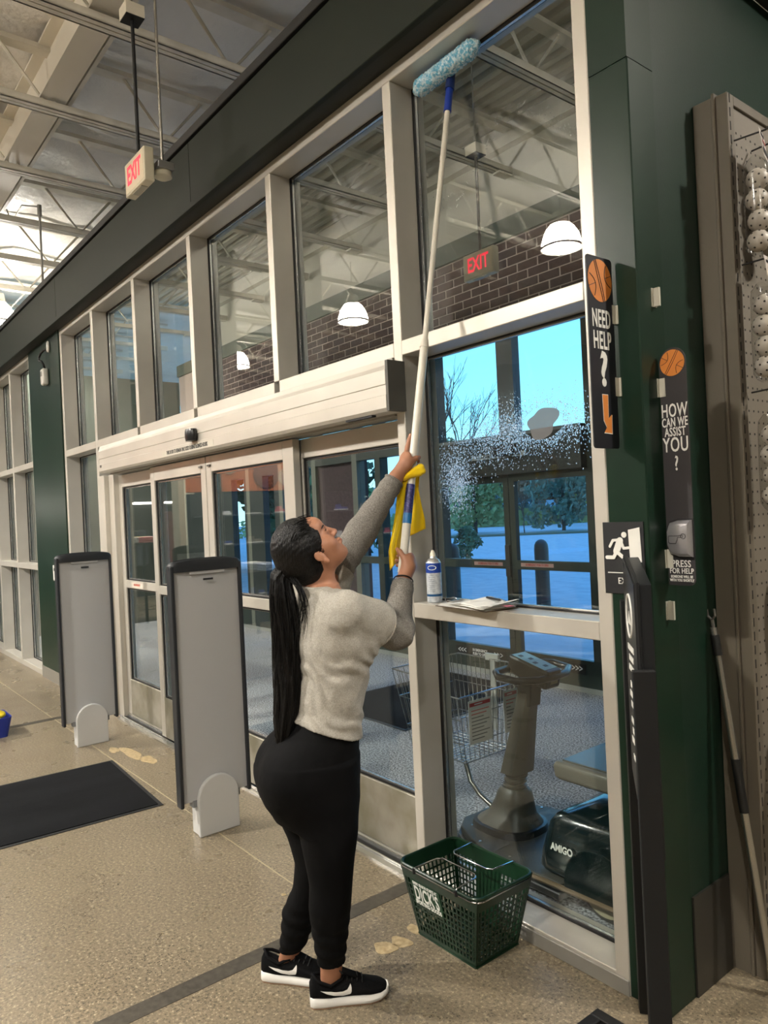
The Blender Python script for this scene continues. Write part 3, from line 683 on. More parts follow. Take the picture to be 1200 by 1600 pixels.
# flag sign standing out from the column front: plane x = -1.395, reads from +x side (towards the camera)
nh = empty('help_sign', (-1.395, 0, 1.82)); tag(nh, 'black flag sign reading NEED HELP with an orange basketball and arrow', 'sign')
def rpoly(w, h, r, n=5): return arc2(w/2-r, h/2-r, r, 0, PI/2, n) + arc2(-w/2+r, h/2-r, r, PI/2, PI, n) + arc2(-w/2+r, -h/2+r, r, PI, 1.5*PI, n) + arc2(w/2-r, -h/2+r, r, 1.5*PI, 2*PI, n)
Mn = basis((.002, -.080, .305), (0, 1, 0), (0, 0, 1))     # local x -> +y, faces +x
MB().prism(rpoly(.136, .612, .012), -.004, Mn).build('panel', SIGNK, nh)
basketball(nh, Mn @ T((0, .23, .0002), sc=(.92, 1.0, 1)), .068)
text('NEED', .080, WHT, nh, Mn @ T((-.002, .105, .001)), sx=.46, bold=.0014, space=1.1); text('HELP', .080, WHT, nh, Mn @ T((-.002, .036, .001)), sx=.50, bold=.0014, space=1.1)
text('?', .150, WHT, nh, Mn @ T((0, -.058, .001)), sx=.85, bold=.0045)
ap = [(-.014, .0), (.014, .0), (.012, -.075), (.030, -.062), (.028, -.122), (-.012, -.120), (.002, -.103), (-.012, -.082)]
MB().prism([(x*1.12, y*1.04+.002) for x, y in ap], .0006, Mn @ T((0, -.135, .0002))).build('arrow_border', WHT, nh); MB().prism(ap, .0008, Mn @ T((0, -.135, .0005))).build('arrow', ORANGE, nh)
for z in (.435, .20): clip((0, -.0005, z), 'y', nh)
# call-button sign standing out from the side wall: plane y = .10, faces -y
hs = empty('assist_sign', (-1.31, .10, 1.37)); tag(hs, 'tall grey flag sign asking HOW CAN WE ASSIST YOU with a call button', 'sign')
Mh = basis((.049, -.002, .38), (1, 0, 0), (0, 0, 1))
MB().prism(arc2(0, .337, .046, 0, PI, 14) + [(-.046, -.38)] + arc2(.046-.022, -.38+.022, .022, -PI/2, 0, 5), -.004, Mh).build('panel', mat('sign charcoal', '2c292a', .45), hs)
basketball(hs, Mh @ T((0, .334, .0002), (0, 0, -.9)), .042)
for tx, sz, z, sx_ in (('HOW', .060, .180, .56), ('CAN WE', .040, .143, .53), ('ASSIST', .040, .112, .58), ('YOU', .066, .070, .60), ('?', .066, .010, .7)):
    text(tx, sz, WHT, hs, Mh @ T((0, z, .001)), sx=sx_, bold=.0007, space=1.08)
btn = MB(); sec = []
for k in range(9):
    t = k/8; sec.append([Mh @ Vector((x*(1-.25*t**3), -.232+y*(1-.25*t**3), .002+.022*t)) for x, y in ([(-.040, -.02), (-.040, .03), (-.028, .055), (.0, .062), (.046, .062), (.046, -.056), (.0, -.056), (-.028, -.046)])])
btn = MB().loft(sec).build('call_button', mat('button silver', 'a7a4a6', .25, .6), hs, smooth=True)
MB().prism([(-.044, -.022), (-.044, .032), (-.030, .059), (.0, .067), (.049, .067), (.049, -.061), (.0, -.061), (-.030, -.050)], .006, Mh @ T((0, -.232, 0))).build('button_bezel', GASK, btn)
hp = [(-.026, .008), (.008, .008), (.012, .010), (.022, .010), (.022, .004), (.004, .003), (.003, -.004), (.0, -.010), (-.002, -.016), (-.022, -.016), (-.027, -.012)]
MB().tube([Mh @ Vector((x, -.228+y, .0245)) for x, y in hp], .0011, n=5, closed=True).tube([Mh @ Vector((.023+.008*math.cos(a), -.221+.008*math.sin(a), .0245)) for a in [2*PI*i/16 for i in range(16)]], .0011, n=5, closed=True).build('pointing_hand', BLACK, btn)
for tx, sz, z, sx_ in (('PRESS', .031, -.311, .80), ('FOR HELP', .024, -.334, .74), ('SOMEONE WILL BE', .012, -.352, .70), ('WITH YOU SHORTLY', .012, -.3635, .68)):
    text(tx, sz, WHT, hs, Mh @ T((0, z, .001)), sx=sx_, bold=.0003, space=1.06)
for z in (.64, .085): clip((0, .0, z), 'x', hs)
for z in (2.303, 1.288):
    k = clip((-1.31, .09, z), 'x'); tag(k, 'small empty cream sign clip on the green corner ' + ('above the assist sign' if z > 2 else 'below the assist sign'), 'clip', 'empty sign clips'); k.name = 'sign_clip'
# running man exit sign on the column face
rs = empty('exit_plaque', (-1.402, -.001, 1.463)); tag(rs, 'black plaque with a white running man and door reading EXIT', 'sign')
Mr = basis((0, 0, 0), (1, 0, 0), (0, 0, 1))
MB().box(-.077, .075, -.118, .118, -.0005, .003, Mr).build('panel', mat('plaque black', '17181b', .5), rs, bevel=.001)
MB().prism([(.020, .092), (.062, .100), (.066, -.012), (.024, -.014)], .002, Mr @ T((0, 0, .0032))).build('door_print', WHT, rs)
n = 18; man = MB().prism([(.004+.0095*math.cos(2*PI*i/n), .076+.0095*math.sin(2*PI*i/n)) for i in range(n)], .002, Mr @ T((0, 0, .0032)))
lz = [.0032]
def limb(pts, r): 
    lz[0] += .0002
    for p, q in zip(pts[:-1], pts[1:]):
        p, q = Vector(p), Vector(q); d = (q-p).normalized(); nn = Vector((-d.y, d.x))*r; a = math.atan2(d.y, d.x)
        man.prism([(p.x+r*math.cos(a+PI/2+PI*i/8), p.y+r*math.sin(a+PI/2+PI*i/8)) for i in range(9)] + [(q.x+r*math.cos(a-PI/2+PI*i/8), q.y+r*math.sin(a-PI/2+PI*i/8)) for i in range(9)], .002, Mr @ T((0, 0, lz[0])))
        lz[0] += .0002
limb([(-.012, .056), (-.026, .022)], .012); limb([(-.012, .060), (-.038, .058), (-.050, .038)], .0045); limb([(-.006, .052), (.002, .032), (.020, .034)], .0045)
limb([(-.026, .020), (-.036, .002), (-.062, .002)], .006); limb([(-.020, .018), (.002, .0), (.004, -.024)], .006)
man.build('running_man', WHT, rs)
B(-.062, .062, -.0055, -.003, -.050, -.047).build('rule', WHT, rs)
text('EXIT', .030, WHT, rs, Mr @ T((.0, -.076, .0035)), sx=.85)
# --- floor sign stand, seen nearly edge on
st = empty('sign_stand', (-1.235, -.20, 0)); tag(st, 'charcoal floor sign stand with white lettering in front of the green column', 'sign stand')
SM = mat('stand charcoal', '141516', .5, 0, .3); rz = math.radians(131)
R2 = Matrix.Rotation(rz, 4, 'Z')   # local x runs along the sign plane, away from the camera
def sb(nm, mt, *a, bev=.002): return MB().box(*a, R2).build(nm, mt, st, bevel=bev)
sb('post', SM, -.075, -.045, -.031, .031, 0, 1.165); sb('post', SM, .215, .245, -.02, .02, 0, 1.33)
B(-.250, .30, .015, .055, 0, .018).build('base_bar', SM, st, bevel=.003); B(-.250, -.21, -.12, .015, 0, .018).build('base_bar', SM, st, bevel=.003); B(.26, .30, -.12, .015, 0, .018).build('base_bar', SM, st, bevel=.003)
Mt = R2 @ T((.085, .0, .0), (0, math.radians(0), 0)); 
pv = [(-.10, .80), (.17, .62+.23), (.17, 1.46), (-.06, 1.40)]
pn = MB().prism([(-.055, .62), (.19, .80), (.19, 1.47), (-.02, 1.405)], .05, R2 @ basis((0, .012, 0), (1, 0, 0), (0, 0, 1))).build('sign_panel', mat('stand panel', '17191b', .35, 0, .4), st, bevel=.002)
MB().tube([R2 @ Vector(p) for p in ((-.055, .002, .62), (.195, .002, .80), (.195, .002, 1.475), (-.022, .002, 1.41))], .007, n=6, closed=True).build('sign_frame', SM, pn)
Ms = R2 @ basis((.085, .0128, 1.2), (-1, 0, 0), (0, 0, 1))
el = MB().tube([Ms @ Vector((.052*math.cos(a), .065*math.sin(a)+.10, .0)) for a in [2*PI*i/28 for i in range(28)]], .004, n=5, closed=True); el.prism([(-.03, .02), (.03, .02), (.0, .06)], .001, Ms @ T((0, .055, 0)))
el.build('emblem', WHT, pn)
for i in range(10):
    z = .0 - .031*i - .02*(i//3); w_ = (.055, .04, .05, .035)[i % 4]; MB().box(-w_, w_, z-.009, z+.009, -.001, .0006, Ms).build('lettering_line', WHT, pn)

# ================================================================ shelving at the right
GON = mat('gondola beige metal', '5f584c', .5, 0, .4); PEG = mat('pegboard beige', '6a6357', .6); DARK = mat('peg hole', '14120f', .9)
gd = empty('pegboard_gondola', (-1.25, .41, 0)); tag(gd, 'tall beige metal gondola shelving with pegboard beside the green wall', 'shelving')
ginv = Matrix.Translation((1.25, -.41, 0))
def gb(nm, mt, *a, bev=.002): o = B(*a).build(nm, mt, gd, bevel=bev); o.matrix_parent_inverse = ginv; return o
gb('end_panel', GON, -1.312, -1.243, .40, .425, .0, 3.02); gb('end_rib', GON, -1.243, -1.232, .393, .43, 0, 3.03); gb('upright', GON, -1.232, -1.192, .405, .45, 0, 3.02)
sl = MB()
for i in range(62): z = .12 + i*.047; sl.box(-1.1925, -1.1912, .418, .424, z, z+.03)
o = sl.build('upright_slots', DARK, gd); o.matrix_parent_inverse = ginv; o['kind'] = 'stuff'
gb('pegboard', PEG, -1.225, -1.200, .452, 1.75, .35, 3.0); gb('back_panel', GON, -1.30, -1.228, .43, 1.75, 0, 3.0); gb('top_rail', GON, -1.228, -1.192, .45, 1.75, 2.985, 3.02)
gb('base_deck', GON, -1.30, -1.193, .44, 1.75, .02, .14)
ph = MB()
for i in range(26):
    for j in range(int(2.55/.04)):
        y, z = .475+i*.035, .42+j*.04
        ph.box(-1.2005, -1.1994, y-.0035, y+.0035, z-.0035, z+.0035)
o = ph.build('peg_holes', DARK, gd); o.matrix_parent_inverse = ginv; o['kind'] = 'stuff'
BALL = mat('white plastic ball', 'b9b1a6', .4); BAG = glass('clear bag', tint=(.90, .90, .89), ior=1.35, rough=.12); HOLE = mat('ball hole', '2a2624', .8); CARD = mat('card white', 'b8afa8', .5); CARDK = mat('card black', '1b1a1c', .5); CARDR = mat('card red', '8d3b38', .5)
ballm = None
def ball_pack(y, ztop, label, tilt=0.):
    global ballm
    r = empty('ball_pack', (-1.125, y, ztop)); tag(r, label, 'ball pack', 'packs of perforated white balls on pegboard hooks'); r.rotation_euler = (0, 0, tilt)
    R = .0365
    if ballm is None:
        ballm = MB().ball((0, 0, 0), R, 20, 14).mesh('ball', smooth='all'); ballm.materials.append(BALL)
        hb = MB(); k = 26
        for i in range(k):
            ph_ = math.acos(1-2*(i+.5)/k); th_ = PI*(1+5**.5)*i; d = Vector((math.cos(th_)*math.sin(ph_), math.sin(th_)*math.sin(ph_), math.cos(ph_))); hb.cyl(d*R*.97, d*R*1.008, .0036, n=8)
        ball_pack.hm = hb.mesh('ball_holes'); ball_pack.hm.materials.append(HOLE)
    for i in range(4):
        b = link('ball', ballm, None, r); b.location = (.002*(-1)**i, .002*(-1)**i, -.155 - i*.069); b.rotation_euler = (i*1.1, i*.7, i*2)
        h = link('ball_holes', ball_pack.hm, None, b)
    sec = []
    for k, (z, hx, hy) in enumerate(((-.085, .014, .036), (-.108, .036, .040), (-.13, .040, .041), (-.26, .0405, .042), (-.385, .040, .041), (-.405, .026, .036), (-.415, .012, .030))):
        rr_ = random.Random(k); sec.append([Vector((hx*math.copysign(abs(math.cos(a))**.8, math.cos(a))*(1+.04*rr_.uniform(-1, 1)), hy*math.copysign(abs(math.sin(a))**.8, math.sin(a))*(1+.04*rr_.uniform(-1, 1)), z)) for a in [2*PI*i/18 for i in range(18)]])
    MB().loft(sec, False, False).build('bag', BAG, r, smooth='all')
    c = MB().prism([(-.036, -.1), (.036, -.1), (.045, -.012), (.030, .0), (-.040, .0)], .002, basis((.018, 0, 0), (0, 1, 0), (-.12, 0, 1))).build('header_card', CARD, r)
    Mc = basis((.0212, 0, 0), (0, 1, 0), (-.12, 0, 1))
    MB().box(-.036, .038, -.085, -.064, 0, .0006, Mc).build('card_stripe', CARDK, c); text('marucci', .018, CARDK, c, Mc @ T((-.008, -.018, .0004)), sx=.85, bold=.0006); MB().box(-.022, .026, -.046, -.036, 0, .0006, Mc).build('card_print', CARDR, c)
    MB().tube([(-.064, 0, -.004), (.035, 0, .0), (.045, 0, .012)], .003, n=6).build('peg_hook', BLACK, r)
    return r
ball_pack(.445, 2.86, 'bag of four white perforated balls on the topmost hook of the pegboard', .25)
ball_pack(.455, 2.44, 'bag of four white perforated balls on the middle hook of the pegboard', .1)
ball_pack(.47, 2.005, 'bag of four white perforated balls on the lowest hook of the pegboard', -.1)
ball_pack(.56, 2.86, 'bag of four white perforated balls behind another on the top row', .0)
# other goods on the pegboard
gg = empty('red_glove_pack', (-1.13, .60, 1.40)); tag(gg, 'dark red and black sports glove pack hanging low on the pegboard', 'glove pack')
sec = [[Vector((.03*s_*math.cos(a), .05*s2*math.sin(a), z)) for a in [2*PI*i/16 for i in range(16)]] for z, s_, s2 in ((0, .4, .5), (-.05, .9, .9), (-.15, 1.1, 1.05), (-.24, .9, .9), (-.27, .5, .6))]
MB().loft(sec).build('bag_body', mat('glove red', '451519', .5, noise=(30, '20100f', 2)), gg, smooth='all'); MB().tube([(-.058, 0, .02), (.03, 0, .03), (.0, 0, .0)], .004, n=6).build('peg_hook', BLACK, gg)
sh = empty('shelf_bin', (-1.07, .62, .70)); tag(sh, 'black shelf bin low on the pegboard behind the reaching pole', 'bin')
MB().box(-.11, .10, -.12, .30, 0, .012).box(.088, .10, -.12, .30, .012, .10).box(-.11, .10, -.12, -.108, .012, .10).box(-.11, .10, .288, .30, .012, .10).build('tray', BLACK, sh, bevel=.004)
MB().cyl((-.116, -.08, .05), (-.1, -.08, .05), .008, n=8).build('peg_hook', BLACK, sh)
# reaching pole leaning on the side wall
pl = empty('reaching_pole', (-1.145, .345, 0)); tag(pl, 'silver telescopic reaching pole with black grips leaning on the green wall', 'pole')
a = Vector((0, 0, .006)); b_ = Vector((-.158, .0, 1.262)); d = b_-a; STL = mat('pole silver', 'b9b6ae', .25, .9)
L_ = lambda t: a + d*t
MB().cyl(L_(0), L_(.76), .0125, n=16).build('lower_tube', STL, pl, smooth=True); MB().cyl(L_(.76), L_(.95), .0105, n=16).build('upper_tube', STL, pl, smooth=True)
MB().cyl(L_(.46), L_(.60), .0155, n=16).build('foam_grip', BLACK, pl, smooth=True); MB().cyl(L_(.875), L_(.93), .0145, n=16).build('collar', BLACK, pl, smooth=True)
e1 = L_(.95); dn = d.normalized(); sx2 = dn.cross(Vector((0, 1, 0))).normalized()
MB().tube([e1, e1+dn*.025], .006, n=8).tube([e1+dn*.045+sx2*.013+dn*.018, e1+dn*.040+sx2*.013, e1+dn*.026, e1+dn*.040-sx2*.013, e1+dn*.045-sx2*.013+dn*.018], .0045, n=8).build('fork_hook', mat('hook grey', '55524c', .5), pl)
struct(B(-1.3135, -1.305, .155, .392, 0, .33).build('trim_7', mat('steel kick plate', '47453f', .4, .6)), 'brushed steel kick plate at the foot of the side wall')
# ================================================================ hanging things
EXB = mat('exit housing', 'cfc7ae', .5); EXL = mat('exit letters', 'e0324a', .5, emit=('ff2a44', .55)); EXF = mat('exit face', 'd8cdb0', .5)
def exit_sign(p, ztop, boxz, label):
    r = empty('exit_sign', p); tag(r, label, 'exit sign', 'hanging exit signs')
    B(-.155, .155, -.03, .03, 0, .195).build('housing', EXB, r, bevel=.008, seg=2); B(-.14, .14, -.032, -.029, .012, .183).build('face', EXF, r, bevel=.003)
    text('EXIT', .150, EXL, r, basis((0, -.0335, .100), (1, 0, 0), (0, 0, 1)), sx=.70, bold=.003)
    B(-.07, .07, -.02, .02, -.004, 0).build('battery_door', mat('exit grey', 'a8a291', .5), r)
    MB().cyl((0, 0, .19), (0, 0, boxz-p[2]), .011, n=10).build('stem', mat('black stem', '111112', .4), r, smooth=True)
    B(-.055, .055, -.055, .055, boxz-p[2]-.002, boxz-p[2]+.07).build('junction_box', mat('box white', 'c8c0ad', .5), r); B(-.054, .054, -.054, .054, boxz-p[2]-.006, boxz-p[2]-.002).build('box_cover', BLACK, r)
    if ztop > boxz+.08: MB().cyl((0, 0, boxz-p[2]+.07), (0, 0, ztop-p[2]), .006, n=6).build('hanger_rod', STL, r)
    return r
exit_sign((-4.22, -.46, 3.60), 5.1, 4.60, 'exit sign hung from the roof in front of the green band')
exit_sign((-3.80, 1.95, 3.36), 5.0, 4.27, 'exit sign hung inside the lobby before the brick wall')
sd = empty('ceiling_sensor', (-4.14, -.35, 3.66)); tag(sd, 'round white sensor on a grey box at the end of a conduit', 'sensor')
MB().lathe([(.03, .0), (.052, .012), (.056, .03), (.05, .042)], n=24).build('sensor_dome', mat('sensor cream', 'c8c1ab', .5), sd, smooth=True); B(-.06, .06, -.05, .05, .042, .085).build('box', mat('box grey', '8b8a86', .4, .5), sd, bevel=.004); MB().cyl((0, 0, .085), (0, 0, 1.43), .009, n=10).build('conduit', STL, sd, smooth=True)
cd = empty('roof_conduit', (-8.35, .05, 4.07)); tag(cd, 'grey conduit pipe rising from the green band to the roof', 'conduit')
MB().cyl((0, 0, 0), (0, 0, .95), .012, n=8).build('pipe', ALUD, cd, smooth=True); MB().cyl((0, 0, .90), (0, 0, 1.02), .022, n=10).build('coupling', ALUD, cd, smooth=True); MB().tube([(0, 0, 1.0), (-.3, -.1, 1.1), (-.8, -.1, 1.08), (-1.0, -.1, 1.3)], .008, n=6).build('cable', ALUD, cd, smooth=True)
# pillar gadgets
ap_ = empty('wireless_unit', (-8.10, -.012, 3.12)); tag(ap_, 'small white wireless unit with a coiled black cable on the green pillar', 'wireless unit')
B(-.055, .055, -.06, 0, 0, .17).build('case', mat('unit white', 'cfcdc6', .4), ap_, bevel=.02, seg=3); B(-.03, .03, -.062, -.058, .09, .14).build('grille', mat('unit grey', '8b8983', .5), ap_, bevel=.004)
MB().tube([(.03, -.03, .16), (.06, -.05, .20), (.02, -.06, .24), (-.06, -.06, .26), (-.10, -.05, .30), (-.07, -.04, .34), (.02, -.03, .36), (.10, -.012, .35)], .012, n=6).build('cable', BLACK, ap_, smooth='all'); MB().lathe([(.02, -.05), (.03, -.03), (.03, .04), (.015, .06)], T((.12, -.014, .37), sc=(1, .5, 1)), n=12).build('socket', MATS['unit white'], ap_, smooth=True)
cr_ = empty('card_reader', (-8.12, -.012, 1.10)); tag(cr_, 'small white access plate on the green pillar', 'switch plate')
B(-.045, .045, -.02, 0, 0, .16).build('plate', MATS['unit white'], cr_, bevel=.004); B(-.008, .008, -.022, -.018, .10, .13).build('lens', BLACK, cr_)
# cleaning caddy at the frame edge
cy = empty('cleaning_caddy', (-6.66, -.93, 0)); tag(cy, 'blue plastic cleaning caddy with yellow cloths and spray bottles on the floor', 'caddy')
BLU = mat('caddy blue', '1b2f8a', .4)
MB().loft([[Vector(p) for p in rrect(a_, b2, .03, z, 4)] for a_, b2, z in ((.13, .09, 0), (.16, .12, .16), (.155, .115, .16), (.125, .085, .01))]).build('tub', BLU, cy, smooth=True)
for k, (x, y, c) in enumerate(((.06, .02, 'e0d23a'), (-.05, .0, 'e8e6df'))):
    b = MB().lathe([(.035, .02), (.036, .17), (.014, .21), (.012, .235)], T((x, y, 0)), n=16).build('spray_bottle', mat('bottle %d' % k, c, .4), cy, smooth=True)
    MB().box(x-.05, x+.02, y-.012, y+.012, .235, .27).build('trigger_head', mat('trigger', '20253a', .4), b, bevel=.005)
MB().ball((.02, .05, .165), .06, 12, 8, (1.3, .8, .5)).build('cloth', mat('cloth yellow', 'e2c92a', .9), cy, smooth='all')
# ================================================================ lobby: mobility scooter
SG = mat('scooter grey plastic', '4a463d', .42, 0, .5, bump=(300, .15, .001)); SK = mat('scooter black', '16181a', .28, 0, .5); SD = mat('scooter glossy shroud', '0f1c1d', .18, 0, .6, coat=.6)
so = empty('mobility_scooter', (-2.35, .58, 0)); tag(so, 'grey and black shopping mobility scooter with a wire basket behind the window', 'mobility scooter')
sinv = Matrix.Translation((2.35, -.58, 0))
def sp(nm, mb, mt, par=None, **k):
    o = mb.build(nm, mt, par or so, **k)
    if par is None: o.matrix_parent_inverse = sinv
    return o
# floor pan
pan = [(-2.70, .46), (-2.64, .38), (-2.50, .31), (-2.35, .27), (-1.95, .27), (-1.93, .43), (-1.62, .43), (-1.62, .73), (-1.93, .73), (-1.95, .89), (-2.35, .89), (-2.50, .85), (-2.64, .78), (-2.70, .70)]
fp = sp('floor_pan', MB().prism(pan, .035, T((0, 0, .065))), mat('floor pan', '4a4842', .45), bevel=.008, seg=2)
sp('pan_skirt', MB().prism([(x*1.0-(.008 if x < -2.4 else 0), y+(.012 if y > .58 else -.012)) for x, y in pan], .03, T((0, 0, .035))), SK, bevel=.004)
for x, y in ((-2.60, .42), (-2.45, .32), (-2.25, .30), (-2.30, .86), (-2.50, .82)): MB().cyl((x, y, .1), (x, y, .103), .007, n=8).build('rivet', BEAD, fp)
# steering boot, bellows, tower
def ovr(cx, cy, hx, hy, z, n=24, pw=.75): return [Vector((cx+hx*math.copysign(abs(math.cos(a))**pw, math.cos(a)), cy+hy*math.copysign(abs(math.sin(a))**pw, math.sin(a)), z)) for a in [2*PI*i/n for i in range(n)]]
bt = sp('steering_boot', MB().loft([ovr(-2.475, .555, .165, .145, .10), ovr(-2.475, .555, .160, .140, .125), ovr(-2.46, .56, .112, .100, .17), ovr(-2.445, .56, .088, .082, .235), ovr(-2.44, .56, .078, .074, .275), ovr(-2.44, .56, .058, .056, .298)]), SG, smooth=True)
sp('boot_lower_trim', MB().loft([ovr(-2.475, .555, .178, .158, .10), ovr(-2.475, .555, .172, .152, .128), ovr(-2.47, .555, .15, .135, .13)]), SK, smooth=True)
bl = MB()
for i in range(4): bl.lathe([(.046, 0), (.056, .010), (.056, .018), (.046, .026)], T((-2.437+.004*i, .56+.002*i, .292+.026*i)), n=20)
sp('bellows', bl, SG, smooth=True)
tw = []
for t in (0, .02, .35, .75, 1.0):
    z = .375 + .43*t; c = (-2.425+.085*t, .568+.018*t); hx, hy = .058-.018*t, .082-.045*t
    tw.append([Vector((c[0]+a*hx, c[1]+b*hy, z)) for a, b in ((-1, -.6), (-.6, -1), (.6, -1), (1, -.6), (1, .6), (.6, 1), (-.6, 1), (-1, .6))])
sp('tiller_tower', MB().loft(tw), SG, smooth=True)
nk = sp('tiller_neck', MB().loft([[Vector((-2.350+.02*q+a*.042, .583+b*.040, .70+.14*q)) for a, b in ((-1, -1), (1, -1), (1, 1), (-1, 1))] for q in (0, 1)]), SK, bevel=.006, seg=2)
B(-2.309, -2.305, .57, .60, .765, .80).build('serial_label', mat('label pale', 'b9b9b5', .5), nk)
# handlebar loop + console
H0 = Vector((-2.325, .60, .868))
hb = [H0 + Vector(p) for p in ((-.11, -.05, .0), (-.10, -.15, .0), (-.04, -.20, -.004), (.06, -.19, -.012), (.115, -.10, -.016), (.12, .0, -.018), (.115, .10, -.016), (.06, .19, -.012), (-.04, .20, -.004), (-.10, .15, .0), (-.11, .05, .0))]
sp('handlebar', MB().tube(hb, .017, n=12), SK, smooth='all')
Mc = T(H0, (0, math.radians(14), 0))
co = sp('console', MB().box(-.115, .125, -.055, .055, -.045, .045, Mc), SK, bevel=.012, seg=2)
MB().box(-.10, .10, -.046, .046, .045, .0465, Mc).build('control_label', mat('console blue', '9cc9d6', .35), co)
for i in range(4): MB().box(-.08+.045*i, -.06+.045*i, -.03+.02*(i % 2), -.005+.02*(i % 2), .0466, .0472, Mc).build('label_print', mat('console print', '2f4d5c', .5), co)
MB().box(.1252, .1262, -.02, .03, -.02, .015, Mc).build('rating_plate', mat('rating plate', '8a7f5c', .4), co)
# wire basket
RIM = .0045; WR = .0022
bx0, bx1, by0, by1 = -3.20, -2.68, .445, .90
top = [Vector(p) for p in ((bx1, by0, .70), (bx1, by1, .705), (bx1-.02, by1, .80), (bx0+.05, by1+.01, .80), (bx0, by1-.02, .79), (bx0, by0, .78), (bx0+.22, by0, .77), (bx0+.36, by0, .70))]
sb_ = sp('wire_basket', MB().tube(top, RIM, n=8, closed=True), CHR, smooth=True)
bot = [Vector(p) for p in ((bx1-.01, by0+.04, .365), (bx1-.01, by1-.05, .365), (bx0+.10, by1-.05, .365), (bx0+.10, by0+.04, .365))]
MB().tube(bot, RIM, n=8, closed=True).build('bottom_rim', CHR, sb_)
def wires(nm, A, Bv, n, mids):
    mb = MB()
    for i in range(n+1):
        t = i/n; mb.tube([A(t), Bv(t)], WR, n=5)
    for q in mids: mb.tube([A(i/6).lerp(Bv(i/6), q) for i in range(7)], WR*1.3, n=5)
    o = mb.build(nm, CHR, sb_); o['kind'] = 'stuff'
LERP = lambda a, b: (lambda t: a.lerp(b, t))
wires('rear_wires', LERP(Vector((bx1, by0, .70)), Vector((bx1, by1, .705))), LERP(bot[0], bot[1]), 11, (.3, .72))
def nt(t):
    x = bx1 + (bx0-bx1)*t; z = .70 if t < .31 else (.70+.07*(t-.31)/.27 if t < .58 else .775); return Vector((x, by0, z))
wires('near_wires', nt, LERP(bot[0], bot[3]), 13, (.35, .72))
wires('far_wires', LERP(Vector((bx1-.02, by1, .80)), Vector((bx0, by1, .80))), LERP(bot[1], bot[2]), 13, (.35, .72))
wires('front_wires', LERP(Vector((bx0, by0, .78)), Vector((bx0, by1-.02, .79))), LERP(bot[3], bot[2]), 11, (.35, .72))
g_ = MB()
for i in range(15): x = bx0+.10 + (bx1-.01-bx0-.10)*i/14; g_.tube([(x, by0+.04, .366), (x, by1-.05, .366)], WR, n=5)
for i in range(11): y = by0+.04 + (by1-.05-by0-.04)*i/10; g_.tube([(bx0+.10, y, .366), (bx1-.01, y, .366)], WR, n=5)
o = g_.build('floor_wires', CHR, sb_); o['kind'] = 'stuff'
MB().box(-2.90, -2.86, .905, .915, .40, .83).box(-2.93, -2.83, .90, .92, .79, .83).build('basket_bracket', mat('bracket white', 'b5b5b0', .4, .4), sb_, bevel=.003)
sp('basket_arm', MB().tube([(-2.86, .62, .36), (-2.82, .61, .30), (-2.78, .60, .22), (-2.70, .59, .17), (-2.58, .58, .13)], .013, n=10), mat('arm steel', '77756f', .3, .8), smooth=True)
PIN = mat('notice paper', 'cfccc2', .6); RED = mat('notice header red', 'b5403c', .6)
def notice(y0, y1, z0, z1, big):
    o = B(bx1+.007, bx1+.009, y0, y1, z0, z1).build('notice_card', PIN, sb_)
    Mx = basis((bx1+.0092, (y0+y1)/2, (z0+z1)/2), (0, 1, 0), (0, 0, 1)); w = (y1-y0)/2; h = (z1-z0)/2
    MB().box(-w+.008, w-.008, h-.03, h-.012, 0, .0006, Mx).build('notice_header', RED, o); MB().box(-w*.5, w*.2, h-.024, h-.018, .0004, .001, Mx).build('header_print', WHT, o)
    for k in range(9): MB().box(-w+.018, w-.018-.02*((k*7) % 3), h-.055-k*.018, h-.050-k*.018, 0, .0005, Mx).build('text_line', mat('notice ink', '5d5b56', .7) if k > 1 else RED, o)
    for q in (-.6, .6): MB().tube([(bx1, (y0+y1)/2+q*w, .70), (bx1+.008, (y0+y1)/2+q*w, .69), (bx1+.008, (y0+y1)/2+q*w, z1-.008)], .003, n=6).build('tie', WHT, o)
notice(.50, .665, .455, .675, 1); notice(.76, .87, .46, .68, 0)
# seat and rear shroud
st_ = MB().loft([[Vector((x, y, z)) for x, y in [(p[0], p[1]) for p in [(c[0]+k*a_[0], c[1]+k*a_[1]) for c, a_ in zip(((-2.02, .47), (-1.66, .47), (-1.66, .77), (-2.02, .77)), ((-1, -1), (1, -1), (1, 1), (-1, 1)))]]] for z, k in ((.455, .035), (.47, .055), (.525, .06), (.54, .05))])
seat = sp('seat_cushion', st_, mat('seat vinyl', '6a665c', .38, 0, .5), bevel=.02, seg=3, smooth=True)
MB().box(-2.05, -1.63, .44, .80, .539, .546).build('seat_pad', mat('seat pad', '57554f', .25), seat, bevel=.006, seg=2)
sp('seat_post', MB().cyl((-1.84, .62, .34), (-1.84, .62, .46), .035, n=14), SK, smooth=True)
sp('seat_back', MB().box(-1.64, -1.57, .44, .80, .52, .95), MATS['seat vinyl'], bevel=.025, seg=3)
shp = lambda z, f: [Vector(p) for p in ((-2.10+f, .33+f*.3, z), (-2.05+f, .305+f*.3, z), (-1.55-f*.3, .30+f*.3, z), (-1.55-f*.3, .86-f*.3, z), (-2.05+f, .855-f*.3, z), (-2.10+f, .83-f*.3, z))]
shr = sp('rear_shroud', MB().loft([shp(.115, 0), shp(.18, .01), shp(.31, .05), shp(.35, .08), shp(.362, .12)]), SD, smooth=True)
Ml = basis((-2.02, .3030, .225), (1, 0, 0), (0, .08, 1))
